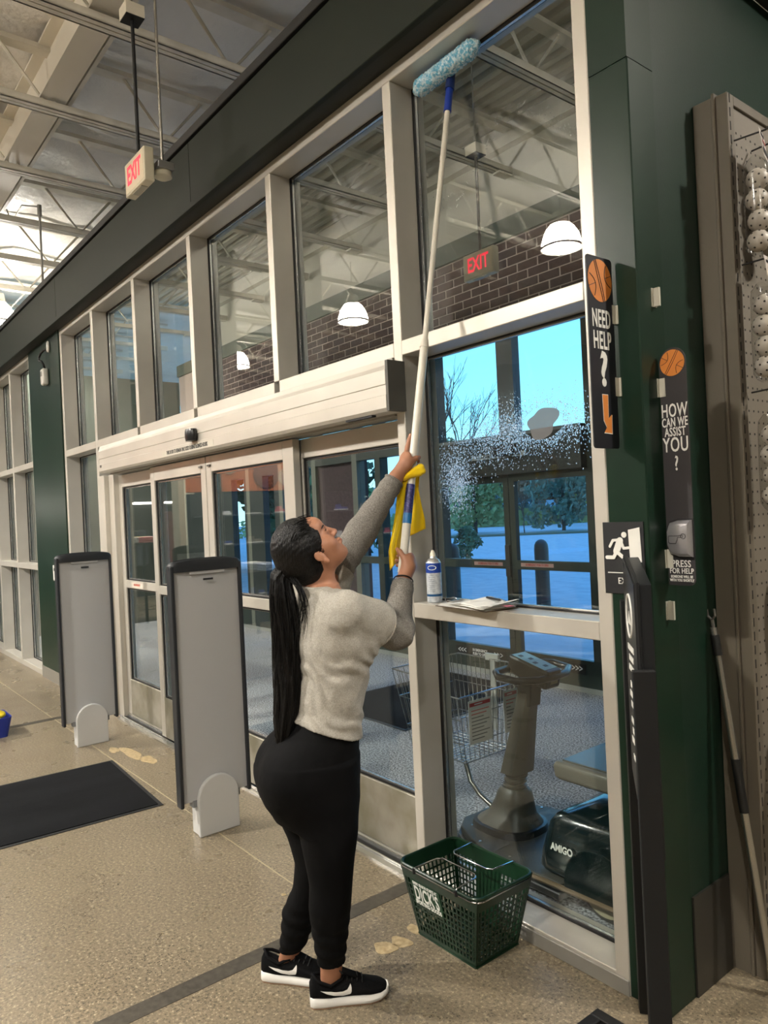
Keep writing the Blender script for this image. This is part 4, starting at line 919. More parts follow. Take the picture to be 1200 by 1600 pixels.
text('AMIGO', .040, WHT, shr, Ml, sx=.85, bold=.0014, align='LEFT'); text('Shopper', .020, WHT, shr, Ml @ T((.165, -.020, .0)), sx=1.0, bold=.0006, align='LEFT'); MB().box(.142, .1435, -.03, .02, 0, .0006, Ml).build('logo_bar', WHT, shr)
sp('bumper', MB().tube([(-2.36, .262, .085), (-2.1, .262, .088), (-1.95, .258, .095), (-1.55, .258, .10)], .011, n=8), mat('bronze trim', '7d6a52', .35, .5), smooth=True)
for y0 in (.30, .79):
    wh = sp('rear_wheel', MB().lathe([(.085, 0), (.125, .004), (.135, .02), (.135, .05), (.125, .066), (.085, .07)], T((-1.76, y0, .136)) @ Matrix.Rotation(-PI/2, 4, 'X'), n=28), mat('tyre grey', '3b3a36', .7), smooth=True)
    MB().lathe([(.095, -.003), (.108, -.003), (.110, .004), (.095, .01)], T((-1.76, y0, .136)) @ Matrix.Rotation(-PI/2, 4, 'X'), n=28).build('rim', mat('wheel rim cream', 'a49c80', .5), wh, smooth=True)
    MB().lathe([(.10, -.004), (.10, .03), (.14, .045), (.152, .0), (.152, -.01), (.14, -.02)], T((-1.80, y0+.03, .145)) @ Matrix.Rotation(-PI/2, 4, 'X'), n=28).build('wheel_arch', SD, wh, smooth=True) if False else None
sp('front_caster', MB().lathe([(.03, 0), (.055, .004), (.06, .02), (.055, .036), (.03, .04)], T((-2.55, .56, .06)) @ Matrix.Rotation(-PI/2, 4, 'X'), n=20), mat('caster rubber', '2a2a2a', .7), smooth=True)
arch = MB(); 
for yy, rr_ in ((.270, .165),): arch.prism(arc2(-1.76, .13, rr_, 0, PI, 16) + [(-1.76-rr_, .10), (-1.76+rr_, .10)], .025, basis((0, yy+.012, 0), (1, 0, 0), (0, 0, 1)))
sp('wheel_arch', arch, SD, bevel=.006, seg=2)
# lobby mat
lm = empty('lobby_mat', (-4.88, 2.2, .0)); tag(lm, 'black mat on the grey lobby carpet before the exterior doors', 'mat')
B(-.60, .60, -.80, .80, .001, .007).build('rubber_border', MATS['mat rubber'], lm, bevel=.002); B(-.57, .57, -.77, .77, .006, .010).build('pile', MATS['mat pile'], lm)
# ================================================================ wet window: spray drops and soap film on the big pane
WATER = bpy.data.materials.new('water drops'); WATER.use_nodes = True
pw = WATER.node_tree.nodes['Principled BSDF']; pw.inputs['Transmission Weight'].default_value = .75; pw.inputs['IOR'].default_value = 1.33; pw.inputs['Roughness'].default_value = .08; pw.inputs['Base Color'].default_value = (.95, .97, 1, 1)
rnd = random.Random(11); dv = []; df = []
def drop(x, z, r, el):
    k = len(dv); n = 7
    for i in range(n): a = 2*PI*i/n; dv.append((x+r*math.cos(a), .1568, z+r*el*math.sin(a)))
    for i in range(n): a = 2*PI*i/n; dv.append((x+r*.7*math.cos(a), .1568-r*.45, z+r*el*.7*math.sin(a)-r*.1))
    dv.append((x, .1568-r*.62, z-r*el*.12))
    for i in range(n):
        j = (i+1) % n; df.append((k+i, k+j, k+n+j, k+n+i)); df.append((k+n+i, k+n+j, k+2*n))
for _ in range(7500):
    c = rnd.random()
    if c < .42: x, z = rnd.gauss(-1.84, .13), rnd.gauss(1.955, .055)
    elif c < .72: x, z = rnd.gauss(-2.12, .13), rnd.gauss(1.94, .06)
    else: x, z = rnd.gauss(-2.33, .055), rnd.gauss(1.77, .07)
    if not (-2.455 < x < -1.53 and 1.58 < z < 2.2): continue
    if ((x+1.84)/.095)**2 + ((z-1.965)/.062)**2 < 1: continue
    drop(x, z, rnd.uniform(.0009, .0026), rnd.uniform(1.0, 1.5))
for _ in range(260):      # a few rows of foam along the upper panes
    x = rnd.uniform(-2.4, -1.55); z = 3.10 + .12*math.sin(x*9) + rnd.gauss(0, .02); drop(x, z, rnd.uniform(.001, .0026), 1.1)
me = bpy.data.meshes.new('water_drops'); me.from_pydata(dv, [], df); me.polygons.foreach_set('use_smooth', [True]*len(me.polygons))
o = link('water_drops', me, WATER); tag(o, 'fine spray of water drops clinging to the big window pane', 'water', kind='stuff')
FILM = bpy.data.materials.new('soap film'); FILM.use_nodes = True; t_ = FILM.node_tree; t_.nodes.clear()
a1 = _n(t_, 'ShaderNodeOutputMaterial'); a2 = _n(t_, 'ShaderNodeMixShader'); a3 = _n(t_, 'ShaderNodeBsdfTransparent'); a4 = _n(t_, 'ShaderNodeBsdfTranslucent'); a5 = _n(t_, 'ShaderNodeBsdfDiffuse'); a6 = _n(t_, 'ShaderNodeAddShader')
a4.inputs[0].default_value = (.30, .28, .26, 1); a5.inputs[0].default_value = (.16, .155, .15, 1); a2.inputs[0].default_value = .72
t_.links.new(a4.outputs[0], a6.inputs[0]); t_.links.new(a5.outputs[0], a6.inputs[1]); t_.links.new(a3.outputs[0], a2.inputs[1]); t_.links.new(a6.outputs[0], a2.inputs[2]); t_.links.new(a2.outputs[0], a1.inputs[0])
fb = blob(0, 0, .075, .055, 23, .0008, 40); f_ = fb.build('soap_film', FILM); f_.matrix_world = basis((-1.84, .1568, 1.965), (1, 0, 0), (0, 0, 1))
tag(f_, 'greyish soapy smear in the middle of the sprayed window pane', 'soap')
# ================================================================ outside
BOL = mat('bollard dark bronze', '2f3532', .5)
for (u, w, s) in ((850, 950, 'before the right exterior door leaf'), (711, 945, 'before the left exterior door leaf')):
    p = at(u, w, 12); p.z = -.02
    r = empty('bollard', p); tag(r, 'dark round topped bollard standing ' + s, 'bollard', 'bollards outside the exterior doors')
    MB().lathe([(.115, 0), (.115, .95), (.108, 1.02), (.085, 1.07), (.045, 1.10), (.005, 1.11)], n=24).build('post', BOL, r, smooth=True); MB().lathe([(.15, 0), (.15, .02), (.118, .03)], n=24).build('foot_plate', BOL, r, smooth=True)
LEAFS = [mat('leaf dark', '4a6450', .8, noise=(2, '66805c', 2)), mat('leaf olive', '8a9060', .8, noise=(2, '9aa26a', 2)), mat('leaf russet', '9a7458', .8, noise=(2, '86664c', 2))]
BARK = mat('bark', '4a4038', .9)
def leafmass(n, rx, rz, size, seed, clumps=9):
    rnd = random.Random(seed); cs = [(rnd.uniform(-.6, .6)*rx, rnd.uniform(-.6, .6)*rx, rnd.uniform(-.7, .75)*rz) for _ in range(clumps)]
    vs = []; fs = []
    for _ in range(n):
        c = rnd.choice(cs); d = Vector((rnd.gauss(0, 1), rnd.gauss(0, 1), rnd.gauss(0, 1))).normalized(); q = rnd.uniform(.55, 1)
        p = Vector(c) + Vector((d.x*rx*.45*q, d.y*rx*.45*q, d.z*rz*.34*q))
        a = Vector((rnd.gauss(0, 1), rnd.gauss(0, 1), rnd.gauss(0, 1))).normalized(); b = a.orthogonal().normalized(); s = size*rnd.uniform(.6, 1.3)
        k = len(vs); vs += [p+a*s, p+b*s*.6, p-a*s, p-b*s*.6]; fs.append((k, k+1, k+2, k+3))
    return MB().add(vs, fs)
crown = [leafmass(1500, 2.6, 3.0, .26, i).mesh('crown', fix=False) for i in range(3)]
trunk = MB().tube([(0, 0, 0), (.03, .02, 1.5), (0, 0, 3.2)], [.16, .13, .08], n=8).mesh('trunk')
rnd = random.Random(2)
tl = [('dark evergreen', 0), ('olive leafed', 1), ('blue green', 2), ('russet leafed', 3), ('grey green', 4), ('yellow green', 5), ('brown leafed', 6), ('deep green', 7), ('mid green', 8)]
LEAFS2 = [LEAFS[0], LEAFS[1], mat('leaf blue', '5a7a78', .8), LEAFS[2], mat('leaf grey', '7d8a78', .8), mat('leaf yellow', 'a5a85a', .8), mat('leaf brown', '80664a', .8), mat('leaf deep', '3a5a40', .8), mat('leaf mid', '648050', .8)]
k = 0
for u, dep in ((690, 66), (742, 48), (785, 80), (838, 60), (880, 46), (905, 72), (950, 54), (465, 24), (505, 34)):
    p = at(u, 800, dep); p.z = -.02; kd = k % 9; s = dep/52 if u > 600 else 1.0
    r = empty('tree', p, rnd.uniform(0, 6)); r.scale = (s*.9, s*.9, s)
    tag(r, tl[kd][0] + (' tree in the row beyond the car park' if u > 600 else ' tree close outside the lobby side windows'), 'tree', 'trees beyond the car park')
    c = link('crown', crown[k % 3].copy(), LEAFS2[kd], r); c.location = (0, 0, 3.2); link('trunk', trunk, BARK, r); k += 1
def bare_tree(p, h, label, seed, spread=1.0):
    r = empty('bare_tree', p); tag(r, label, 'tree'); rnd = random.Random(seed); tr = MB(); br = MB()
    def grow(a, d, L, rad, lev):
        b = a + d*L; (tr if lev == 0 else br).tube([a, a.lerp(b, .5)+Vector((rnd.gauss(0, .02), rnd.gauss(0, .02), 0))*L, b], [rad, rad*.85, rad*.65], n=5 if lev < 2 else 4)
        if lev < 5:
            for _ in range(4 if lev < 2 else 3):
                dd = (d + Vector((rnd.gauss(0, .45), rnd.gauss(0, .45), rnd.uniform(.0, .5)))*spread*.8).normalized(); grow(a.lerp(b, rnd.uniform(.55, 1)), dd, L*rnd.uniform(.6, .78), rad*.55, lev+1)
    grow(Vector((0, 0, 0)), Vector((0, 0, 1)), h*.30, h*.011, 0)
    tr.build('trunk', BARK, r); o = br.build('branches', BARK, r); o['kind'] = 'stuff'
p = at(688, 900, 20); p.z = -.02; bare_tree(p, 8.4, 'tall leafless tree rising past the left door transom', 4)
p = at(820, 835, 42); p.z = -.02; bare_tree(p, 3.4, 'small leafless tree on the car park island', 5)
isl = struct(B(-6, 6, -.9, .9, 0, .10).build('kerb_island', mat('island soil', '6a6a58', .9))); isl.location = at(830, 838, 42); isl.location.z = -.02; isl.rotation_euler = (0, 0, TH*0+math.radians(40))
p = at(730, 885, 21); p.z = -.02
r = empty('round_shrub', p); tag(r, 'round dark shrub on the edge of the car park', 'shrub')
link('foliage', leafmass(1200, .55, .60, .06, 33).mesh('foliage', fix=False), LEAFS[0], r).location = (0, 0, .55); MB().tube([(0, 0, 0), (0, 0, .4)], .04, n=6).build('stem', BARK, r)
hg = struct(link('hedge_outside', leafmass(5000, 20, 1.0, .22, 8, 60).mesh('hedge_outside', fix=False), LEAFS[1]), 'long clipped hedge at the far side of the car park'); hg.location = at(800, 806, 62); hg.location.z = .5; hg.rotation_euler = (0, 0, math.radians(51)); hg.scale = (1.6, .06, 1)
bl_ = empty('far_building', at(735, 800, 92)); bl_.location.z = -.02; bl_.rotation_euler = (0, 0, math.radians(51)); tag(bl_, 'low pale building with a flat roof beyond the trees', 'building')
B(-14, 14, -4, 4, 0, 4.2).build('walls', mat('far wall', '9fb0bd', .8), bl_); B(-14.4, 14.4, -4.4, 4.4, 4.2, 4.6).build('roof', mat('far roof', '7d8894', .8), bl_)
for i in range(8): B(-12.5+3.2*i, -10.8+3.2*i, -4.05, -3.99, 1.0, 2.6).build('window', mat('far window', '3d4c5c', .3), bl_)
LINE = mat('parking paint', 'b9c4d0', .8)
gr_ = bpy.data.objects['ground_outside']
for i in range(9):
    p = at(760+20*i, 860, 26); B(p.x-.06, p.x+.06, p.y-2.5, p.y+2.5, -.02, -.016).build('bay_line', LINE, gr_)
# ================================================================ store fixtures behind the camera side (seen as reflections)
SW = mat('slatwall black', '1a1b1d', .5); BAN = mat('banner orange', 'c7682f', .6)
wl_ = empty('shoe_wall', (-10.4, -4.6, 0)); tag(wl_, 'black shoe display wall under an orange basketball banner', 'display wall')
B(-.15, 0, -2.2, 2.2, 0, 2.05).build('back_panel', SW, wl_)
ban = B(-.15, .02, .30, 2.2, 2.08, 2.80).build('banner', BAN, wl_)
for y, z, s in ((.9, 2.35, .24), (1.55, 2.5, .16), (.55, 2.3, .14), (1.9, 2.3, .13)): MB().ball((.03, y, z), s, 14, 8, (.08, 1, 1)).build('figure_print', mat('figure print', '8b4a34', .6) if s > .2 else mat('figure pale', 'c9a58c', .6), ban)
for z in (.45, .85, 1.25, 1.70): B(0, .24, -2.15, 2.15, z, z+.02).build('shelf', mat('shelf grey', '55565a', .4), wl_)
shoe_prof = [(0, 0, .0), (0, .05, .0)]
def show_shoe(p, c, label):
    r = empty('display_shoe', p); tag(r, label, 'shoe', 'shoes on the display wall')
    MB().loft([[Vector((x*.045+sx_, y*L-.02*0, z)) for x, y in [(math.cos(a), math.sin(a)) for a in [2*PI*i/16 for i in range(16)]]] for z, L, sx_ in ((0, .14, 0), (.025, .14, 0), (.055, .12, .0))]).build('upper', mat('shoe '+c, c, .6), r, smooth=True)
    MB().loft([[Vector((math.cos(a)*.035, .06+math.sin(a)*.055, z)) for a in [2*PI*i/14 for i in range(14)]] for z in (.04, .10)]).build('collar', MATS['shoe '+c], r, smooth=True)
    MB().loft([[Vector((math.cos(a)*.048, math.sin(a)*.145, z)) for a in [2*PI*i/16 for i in range(16)]] for z in (-.0, .018)]).build('sole', mat('shoe sole white', 'd8d8d4', .5), r, smooth=True)
nm = {'c9c3b2': 'cream', 'd7dadf': 'white', '7d7466': 'taupe', 'c44a55': 'coral red', '4c5561': 'slate', '2a3f8a': 'royal blue', '1c1c1e': 'black', 'b9c94a': 'lime'}
cs = list(nm)
lv = {.47: 'lowest', .87: 'second', 1.27: 'third', 1.72: 'top'}
for z in lv:
    for i in range(8): c = cs[(i*3+int(z*7)) % 8]; show_shoe((-10.28, -6.5+.52*i, z), c, '%s trainer on the %s shelf of the shoe wall' % (nm[c], lv[z]))
def table(x, y, h, w, cols, label):
    r = empty('display_table', (x, y, 0)); tag(r, label, 'table'); B(-w, w, -w, w, h-.04, h).build('table_top', mat('table black', '26272a', .5), r)
    for a_ in (-1, 1):
        for b2 in (-1, 1): B(a_*(w-.05)-.02, a_*(w-.05)+.02, b2*(w-.05)-.02, b2*(w-.05)+.02, 0, h-.04).build('leg', MATS['table black'], r)
    for i, c in enumerate(cols):
        f = empty('folded_shirts', (x-.3+.3*(i % 3), y-.25+.5*(i//3), h)); tag(f, '%s folded shirts stacked on a black display table' % c[0], 'clothing', 'folded shirts on the display tables')
        for k in range(3): B(-.12, .12, -.15, .15, .03*k, .03*k+.028).build('shirt', mat('shirt '+c[1], c[1], .9), f, bevel=.01, seg=2)
table(-11.6, -1.75, 1.35, .45, (('yellow', 'd8c23a'), ('white', 'd9d9d6'), ('pink', 'cf7d80'), ('green', '7d9a4a')), 'tall black display table with yellow and pink shirts')
table(-9.0, -2.5, .95, .45, (('ivory', 'e2e2d6'), ('grey', 'b4b8bf'), ('pale blue', 'a9b8cf'), ('silver', 'cfd2d4')), 'black display table with white and blue shirts')
cl = struct(B(-12.75, -12.45, -3.4, -3.1, 0, 5.5).build('trim_8', mat('store column beige', 'b9b09c', .6)), 'square beige store column')
dw = empty('apparel_wall', (-16.5, -4.4, 0)); tag(dw, 'dark apparel wall with a bright light strip along the top', 'display wall')
B(-.2, 0, -3, 3, 0, 2.6).build('panel', SW, dw); B(0, .06, -2.9, 2.9, 2.08, 2.13).build('light_strip_offscreen', mat('led strip', 'ffffff', .5, emit=('fff6e8', 9)), dw)
for i in range(14): B(.02, .25, -2.8+.42*i, -2.55+.42*i, .7+.0*(i % 2), 1.9-.2*(i % 3)).build('garment', mat('garment %d' % (i % 4), ('3a3d44', '8b8d93', '5a3a3a', '2d4a5a')[i % 4], .9), dw, bevel=.03)
# ================================================================ the woman: shapes as distance fields, meshed once per part
class Field:
    def __init__(s, lo, hi, h):
        s.h = h; s.lo = np.array(lo, float); n = np.ceil((np.array(hi)-s.lo)/h).astype(int)+1
        s.ax = [s.lo[i] + h*np.arange(n[i]) for i in range(3)]; s.D = np.full(n, .05, np.float32)
    def add(s, fn, lo, hi, k=.01, op='u'):
        i0 = [max(0, int((lo[i]-s.lo[i])/s.h)) for i in range(3)]; i1 = [min(len(s.ax[i]), int((hi[i]-s.lo[i])/s.h)+2) for i in range(3)]
        if min(b-a for a, b in zip(i0, i1)) <= 0: return
        sl = tuple(slice(a, b) for a, b in zip(i0, i1))
        P = np.stack(np.meshgrid(*[s.ax[i][i0[i]:i1[i]] for i in range(3)], indexing='ij'), -1)
        d = fn(P).astype(np.float32); a = s.D[sl]
        if op == 'u': h = np.clip(.5+.5*(a-d)/k, 0, 1); s.D[sl] = a*(1-h)+d*h - k*h*(1-h)
        elif op == 'i': h = np.clip(.5-.5*(a-d)/k, 0, 1); s.D[sl] = a*(1-h)+d*h + k*h*(1-h)
    def cone(s, a, b, ra, rb, k=.01):
        a, b = np.array(a, float), np.array(b, float); R = max(ra, rb)+k+.01
        def fn(P):
            ab = b-a; t = np.clip(((P-a)@ab)/max(1e-9, ab@ab), 0, 1); return np.linalg.norm(P-a-t[..., None]*ab, axis=-1) - (ra+(rb-ra)*t)
        s.add(fn, np.minimum(a, b)-R, np.maximum(a, b)+R, k)
    def chain(s, pts, rs, k=.004):
        for i in range(len(pts)-1): s.cone(pts[i], pts[i+1], rs[i], rs[i+1], k)
    def ell(s, c, axes, rad, k=.01):
        c = np.array(c, float); Ax = np.array([np.array(q, float) for q in axes]); rad = np.array(rad, float); R = rad.max()+k+.01
        def fn(P):
            q = (P-c)@Ax.T; k0 = np.linalg.norm(q/rad, axis=-1); k1 = np.linalg.norm(q/(rad*rad), axis=-1); return k0*(k0-1)/np.maximum(k1, 1e-6)
        s.add(fn, c-R, c+R, k)
    def loft(s, secs, f, sd, k=.02, grow=0.):
        """sections (centre, half side, half depth), stacked along z"""
        secs = sorted(secs, key=lambda q: q[0][2]); z = np.array([q[0][2] for q in secs]); zz = np.linspace(z[0], z[-1], 160)
        def sm(v):
            y = np.interp(zz, z, v); w = 9; ke = np.hanning(w+2)[1:-1]; ke /= ke.sum(); return np.convolve(np.pad(y, w//2, mode='edge'), ke, 'valid')
        cx, cy, A_, B_ = (sm([q[0][0] for q in secs]), sm([q[0][1] for q in secs]), sm([q[1] for q in secs])+grow, sm([q[2] for q in secs])+grow)
        f2, s2 = np.array([f.x, f.y]), np.array([sd.x, sd.y])
        def fn(P):
            Z = P[..., 2]; c0 = P[..., 0]-np.interp(Z, zz, cx); c1 = P[..., 1]-np.interp(Z, zz, cy); a, b = np.interp(Z, zz, A_), np.interp(Z, zz, B_)
            qf = c0*f2[0]+c1*f2[1]; qs = c0*s2[0]+c1*s2[1]; kk = np.sqrt((qs/a)**2+(qf/b)**2); d = (kk-1)*np.minimum(a, b)
            return np.maximum(d, np.maximum(zz[0]-Z, Z-zz[-1]))
        R = max(A_.max(), B_.max())+k+.03
        s.add(fn, (cx.min()-R, cy.min()-R, z[0]-.02), (cx.max()+R, cy.max()+R, z[-1]+.02), k)
    def mesh(s, name):
        D = s.D; ins = D < 0; c = ins[:-1, :-1, :-1].astype(np.uint8)
        offs = [(i, j, k) for i in (0, 1) for j in (0, 1) for k in (0, 1)]; n = np.array(D.shape)-1
        cnt = np.zeros(n, np.uint8)
        for i, j, k in offs: cnt += ins[i:i+n[0], j:j+n[1], k:k+n[2]]
        cells = np.argwhere((cnt > 0) & (cnt < 8)); idx = np.full(n, -1, np.int64); idx[tuple(cells.T)] = np.arange(len(cells))
        acc = np.zeros((len(cells), 3)); num = np.zeros(len(cells))
        for a in offs:
            for ax in range(3):
                if a[ax]: continue
                b = list(a); b[ax] = 1
                va = D[tuple((cells+a).T)]; vb = D[tuple((cells+b).T)]; m = (va < 0) != (vb < 0); t = np.zeros(len(cells)); t[m] = va[m]/(va[m]-vb[m])
                p = np.array(a, float)[None, :].repeat(len(cells), 0); p[:, ax] += t; acc[m] += p[m]; num[m] += 1
        V = s.lo + (cells + acc/num[:, None])*s.h
        F_ = []
        for ax in range(3):
            o1, o2 = (ax+1) % 3, (ax+2) % 3
            sl = [slice(1, -1)]*3; sl[ax] = slice(0, -1); s2_ = list(sl); s2_[ax] = slice(1, None)
            A_ = ins[tuple(sl)]; B_ = ins[tuple(s2_)]; e = np.argwhere(A_ != B_); fl = A_[tuple(e.T)]
            base = e + 1; base[:, ax] -= 1
            d1 = np.zeros(3, int); d1[o1] = 1; d2 = np.zeros(3, int); d2[o2] = 1
            q = np.stack([idx[tuple((base-d1-d2).T)], idx[tuple((base-d2).T)], idx[tuple(base.T)], idx[tuple((base-d1).T)]], -1)
            q[~fl] = q[~fl][:, ::-1]; F_.append(q)
        Fq = np.concatenate(F_); Fq = Fq[(Fq >= 0).all(1)]
        me = bpy.data.meshes.new(name); me.vertices.add(len(V)); me.vertices.foreach_set('co', V.astype(np.float32).ravel()); me.loops.add(Fq.size); me.loops.foreach_set('vertex_index', Fq.astype(np.int32).ravel())
        me.polygons.add(len(Fq)); me.polygons.foreach_set('loop_start', np.arange(0, Fq.size, 4, dtype=np.int32)); me.update(calc_edges=True); me.validate()
        me.polygons.foreach_set('use_smooth', [True]*len(me.polygons)); return me
NV = lambda p: np.array((p.x, p.y, p.z))
PHI = math.radians(20)
BF = RR*math.cos(PI*0+PHI) + VV*math.sin(PHI); BS = RR*math.sin(PHI) - VV*math.cos(PHI)      # facing, her right
SKIN = mat('skin', 'a5755b', .5, 0, .4, noise=(9, '9a6a50', 3), bump=(90, .06, .002)); TEE = mat('heather tee', '928d84', .95, 0, .1, noise=(260, 'a6a298', 3), bump=(11, .5, .03))
SLV = mat('heather grey sleeve', '5f5b55', .95, 0, .2, noise=(240, '8b8780', 3, .3, .7), bump=(14, .35, .015)); LEG = mat('black leggings', '050506', .8, 0, .12, bump=(14, .35, .012)); HAIR = mat('black hair', '030303', .46, 0, .25, noise=(18, '0a0807', 3), bump=(60, .6, .01), stretch=(4, 4, .35))
# joints
J = {k: at(*v) for k, v in dict(shR=(542, 957, 2.43), elR=(618, 986, 2.61), wrR=(630, 908, 2.74), shL=(512, 912, 2.70), elL=(563, 834, 2.77), wrL=(618, 747, 2.82), nkB=(500, 920, 2.56), nkT=(499, 884, 2.54), hd=(482, 860, 2.53)).items()}
P2 = at(629, 885, 2.79); P1 = hit(700, 165, 1, .085); PD = (P1-P2).normalized()          # pole axis
TORSO = [((500, 914), .072, .058), ((508, 936), .150, .078), ((517, 962), .180, .100), ((523, 1000), .172, .118), ((520, 1050), .150, .106), ((512, 1100), .142, .103), ((502, 1140), .156, .122), ((490, 1175), .174, .150), ((484, 1205), .176, .164), ((483, 1240), .162, .152), ((486, 1272), .13, .12)]
TORSO = [(at(c[0], c[1], 2.56), a, b) for c, a, b in TORSO]
LEGR = [((503, 1195, 2.50), .095, .105), ((510, 1250, 2.49), .092, .105), ((514, 1300, 2.48), .082, .094), ((516, 1345, 2.47), .067, .077), ((517, 1380, 2.47), .060, .066), ((516, 1415, 2.47), .059, .066), ((516, 1450, 2.48), .050, .057), ((517, 1485, 2.48), .040, .046), ((518, 1508, 2.50), .031, .038), ((517, 1530, 2.51), .026, .036), ((517, 1548, 2.515), .023, .036)]
LEGL = [((470, 1195, 2.62), .095, .108), ((474, 1250, 2.63), .092, .106), ((491, 1300, 2.62), .084, .092), ((497, 1345, 2.61), .070, .074), ((487, 1385, 2.62), .057, .062), ((470, 1420, 2.63), .056, .060), ((464, 1450, 2.63), .047, .050), ((458, 1474, 2.63), .038, .042), ((454, 1486, 2.64), .031, .036), ((449, 1500, 2.655), .026, .035), ((445, 1514, 2.66), .023, .036)]
LEGR = [(at(*c), a, b) for c, a, b in LEGR]; LEGL = [(at(*c), a, b) for c, a, b in LEGL]
# head frame
HH = RR*math.cos(math.radians(10)) + VV*math.sin(math.radians(10)); HN = HH*.73 + ZZ*.684; HC = -HH*.684 + ZZ*.73; HR = HH.cross(ZZ)
def hp(n, r, c): return NV(J['hd'] + HN*n + HR*r + HC*c)
HAX = [NV(HN), NV(HR), NV(HC)]
def body_field():
    Fd = Field((-2.50, -.98, .05), (-1.92, -.20, 2.08), .0036)
    Fd.loft(TORSO, BF, BS, .02)
    Fd.loft(LEGR, BF, BS, .03); Fd.loft(LEGL, BF, BS, .03)
    pel = TORSO[8][0]
    for q in (-1, 1): c = pel - BF*.062 + BS*(.070*q) + ZZ*.015; Fd.ell(NV(c), [NV(BF), NV(BS), (0, 0, 1)], (.105, .098, .115), .06)
    bust = TORSO[3][0]
    for q in (-1, 1): c = bust + BF*.085 + BS*(.07*q) + ZZ*.01; Fd.ell(NV(c), [NV(BF), NV(BS), (0, 0, 1)], (.055, .065, .065), .03)
    # arms
    Fd.cone(NV(J['shR']), NV(J['elR']), .060, .052, .04); Fd.cone(NV(J['elR']), NV(J['wrR']), .050, .026, .012)
    Fd.cone(NV(J['shL']), NV(J['elL']), .054, .042, .04); Fd.cone(NV(J['elL']), NV(J['wrL']), .043, .026, .012)
    Fd.cone(NV(TORSO[2][0]+BS*-.11), NV(J['shL']), .06, .055, .04)
    # neck and head
    Fd.cone(NV(J['nkB']), NV(J['nkT']), .056, .050, .03)
    Fd.ell(hp(-.005, 0, .022), HAX, (.094, .073, .095), .02)
    Fd.ell(hp(.040, 0, -.045), HAX, (.052, .058, .062), .03)
    Fd.ell(hp(.062, 0, -.078), HAX, (.032, .034, .028), .025); Fd.ell(hp(.078, 0, -.090), HAX, (.016, .020, .014), .014)
    Fd.ell(hp(.070, 0, .045), HAX, (.030, .050, .030), .03)                       # brow
    Fd.cone(hp(.090, 0, .020), hp(.107, 0, -.016), .007, .0095, .010)             # nose bridge
    Fd.ell(hp(.106, 0, -.020), HAX, (.012, .010, .009), .006)
    for q in (-1, 1):
        Fd.ell(hp(.098, .010*q, -.023), HAX, (.009, .007, .007), .005); Fd.ell(hp(.062, .040*q, -.030), HAX, (.026, .024, .026), .02)
        Fd.ell(hp(.014, .073*q, -.042), HAX, (.013, .007, .025), .005); Fd.ell(hp(.006, .080*q, -.032), HAX, (.013, .004, .019), .004); Fd.ell(hp(.016, .078*q, -.062), HAX, (.009, .007, .010), .005)
        Fd.ell(hp(.083, .031*q, .004), HAX, (.012, .014, .009), .006)             # lids
    Fd.ell(hp(.098, 0, -.046), HAX, (.009, .020, .006), .005); Fd.ell(hp(.095, 0, -.058), HAX, (.009, .017, .007), .005)
    # hands
    def frame(p, toward):
        n = toward - PD*toward.dot(PD); n.normalize(); return n, PD.cross(n)
    def hand(cen, wr, palm_dir, rp, index_up, flip):
        n, b = frame(cen, palm_dir); b = b*flip
        arc = lambda t, off, R: NV(cen + PD*off + (n*math.cos(t) + b*math.sin(t))*R)
        pc = cen + n*(rp+.017)
        Fd.cone(NV(wr), NV(pc - PD*.012), .026, .028, .015)
        Fd.ell(NV(pc + b*.004), [NV(n), NV(b), NV(PD)], (.017, .034, .040), .012)
        offs = (.033, .012, -.009, -.029); L = (1.0, 1.08, 1.0, .82)
        for i, o in enumerate(offs):
            if i == 0 and index_up:
                k0 = arc(.75, .034, rp+.013); k1 = NV(cen + PD*.062 + (n*.45+b*.9).normalized()*(rp+.014)); k2 = NV(cen + PD*.090 + (n*.35+b*.95).normalized()*(rp+.011)); k3 = NV(cen + PD*.112 + (n*.3+b*.95).normalized()*(rp+.008))
                Fd.chain([k0, k1, k2, k3], [.0098, .0092, .0083, .0072], .003); continue
            R = rp+.0088; ts = [.55, 1.15, 1.8, 2.45, 3.0]
            Fd.chain([arc(ts[0], o, R+.006)] + [arc(.55+(t-.55)*L[i], o*(1-.05*j), R) for j, t in enumerate(ts[1:])], [.0102, .0096, .0090, .0084, .0074], .003)
        tb = arc(-.7, .018 if not index_up else .0, rp+.016)
        Fd.chain([NV(pc - PD*.022 - b*.016), tb, arc(-1.35, .040 if not index_up else .012, rp+.011), arc(-1.95, .050 if not index_up else .020, rp+.009)], [.0145, .0115, .0098, .0080], .006)
    hand(at(628, 880, 2.79) + PD*.0, J['wrR'], RR*.75 - VV*.65, .0165, False, 1)
    hand(P2 + PD*((at(640, 722, 2.85)-P2).dot(PD)), J['wrL'], -RR*.75 - VV*.55, .0165, True, -1)
    return Fd
bme = body_field().mesh('person')
person = link('person', bme, SKIN)
tag(person, 'person in a grey tee and black leggings reaching up with a washing pole', 'person')
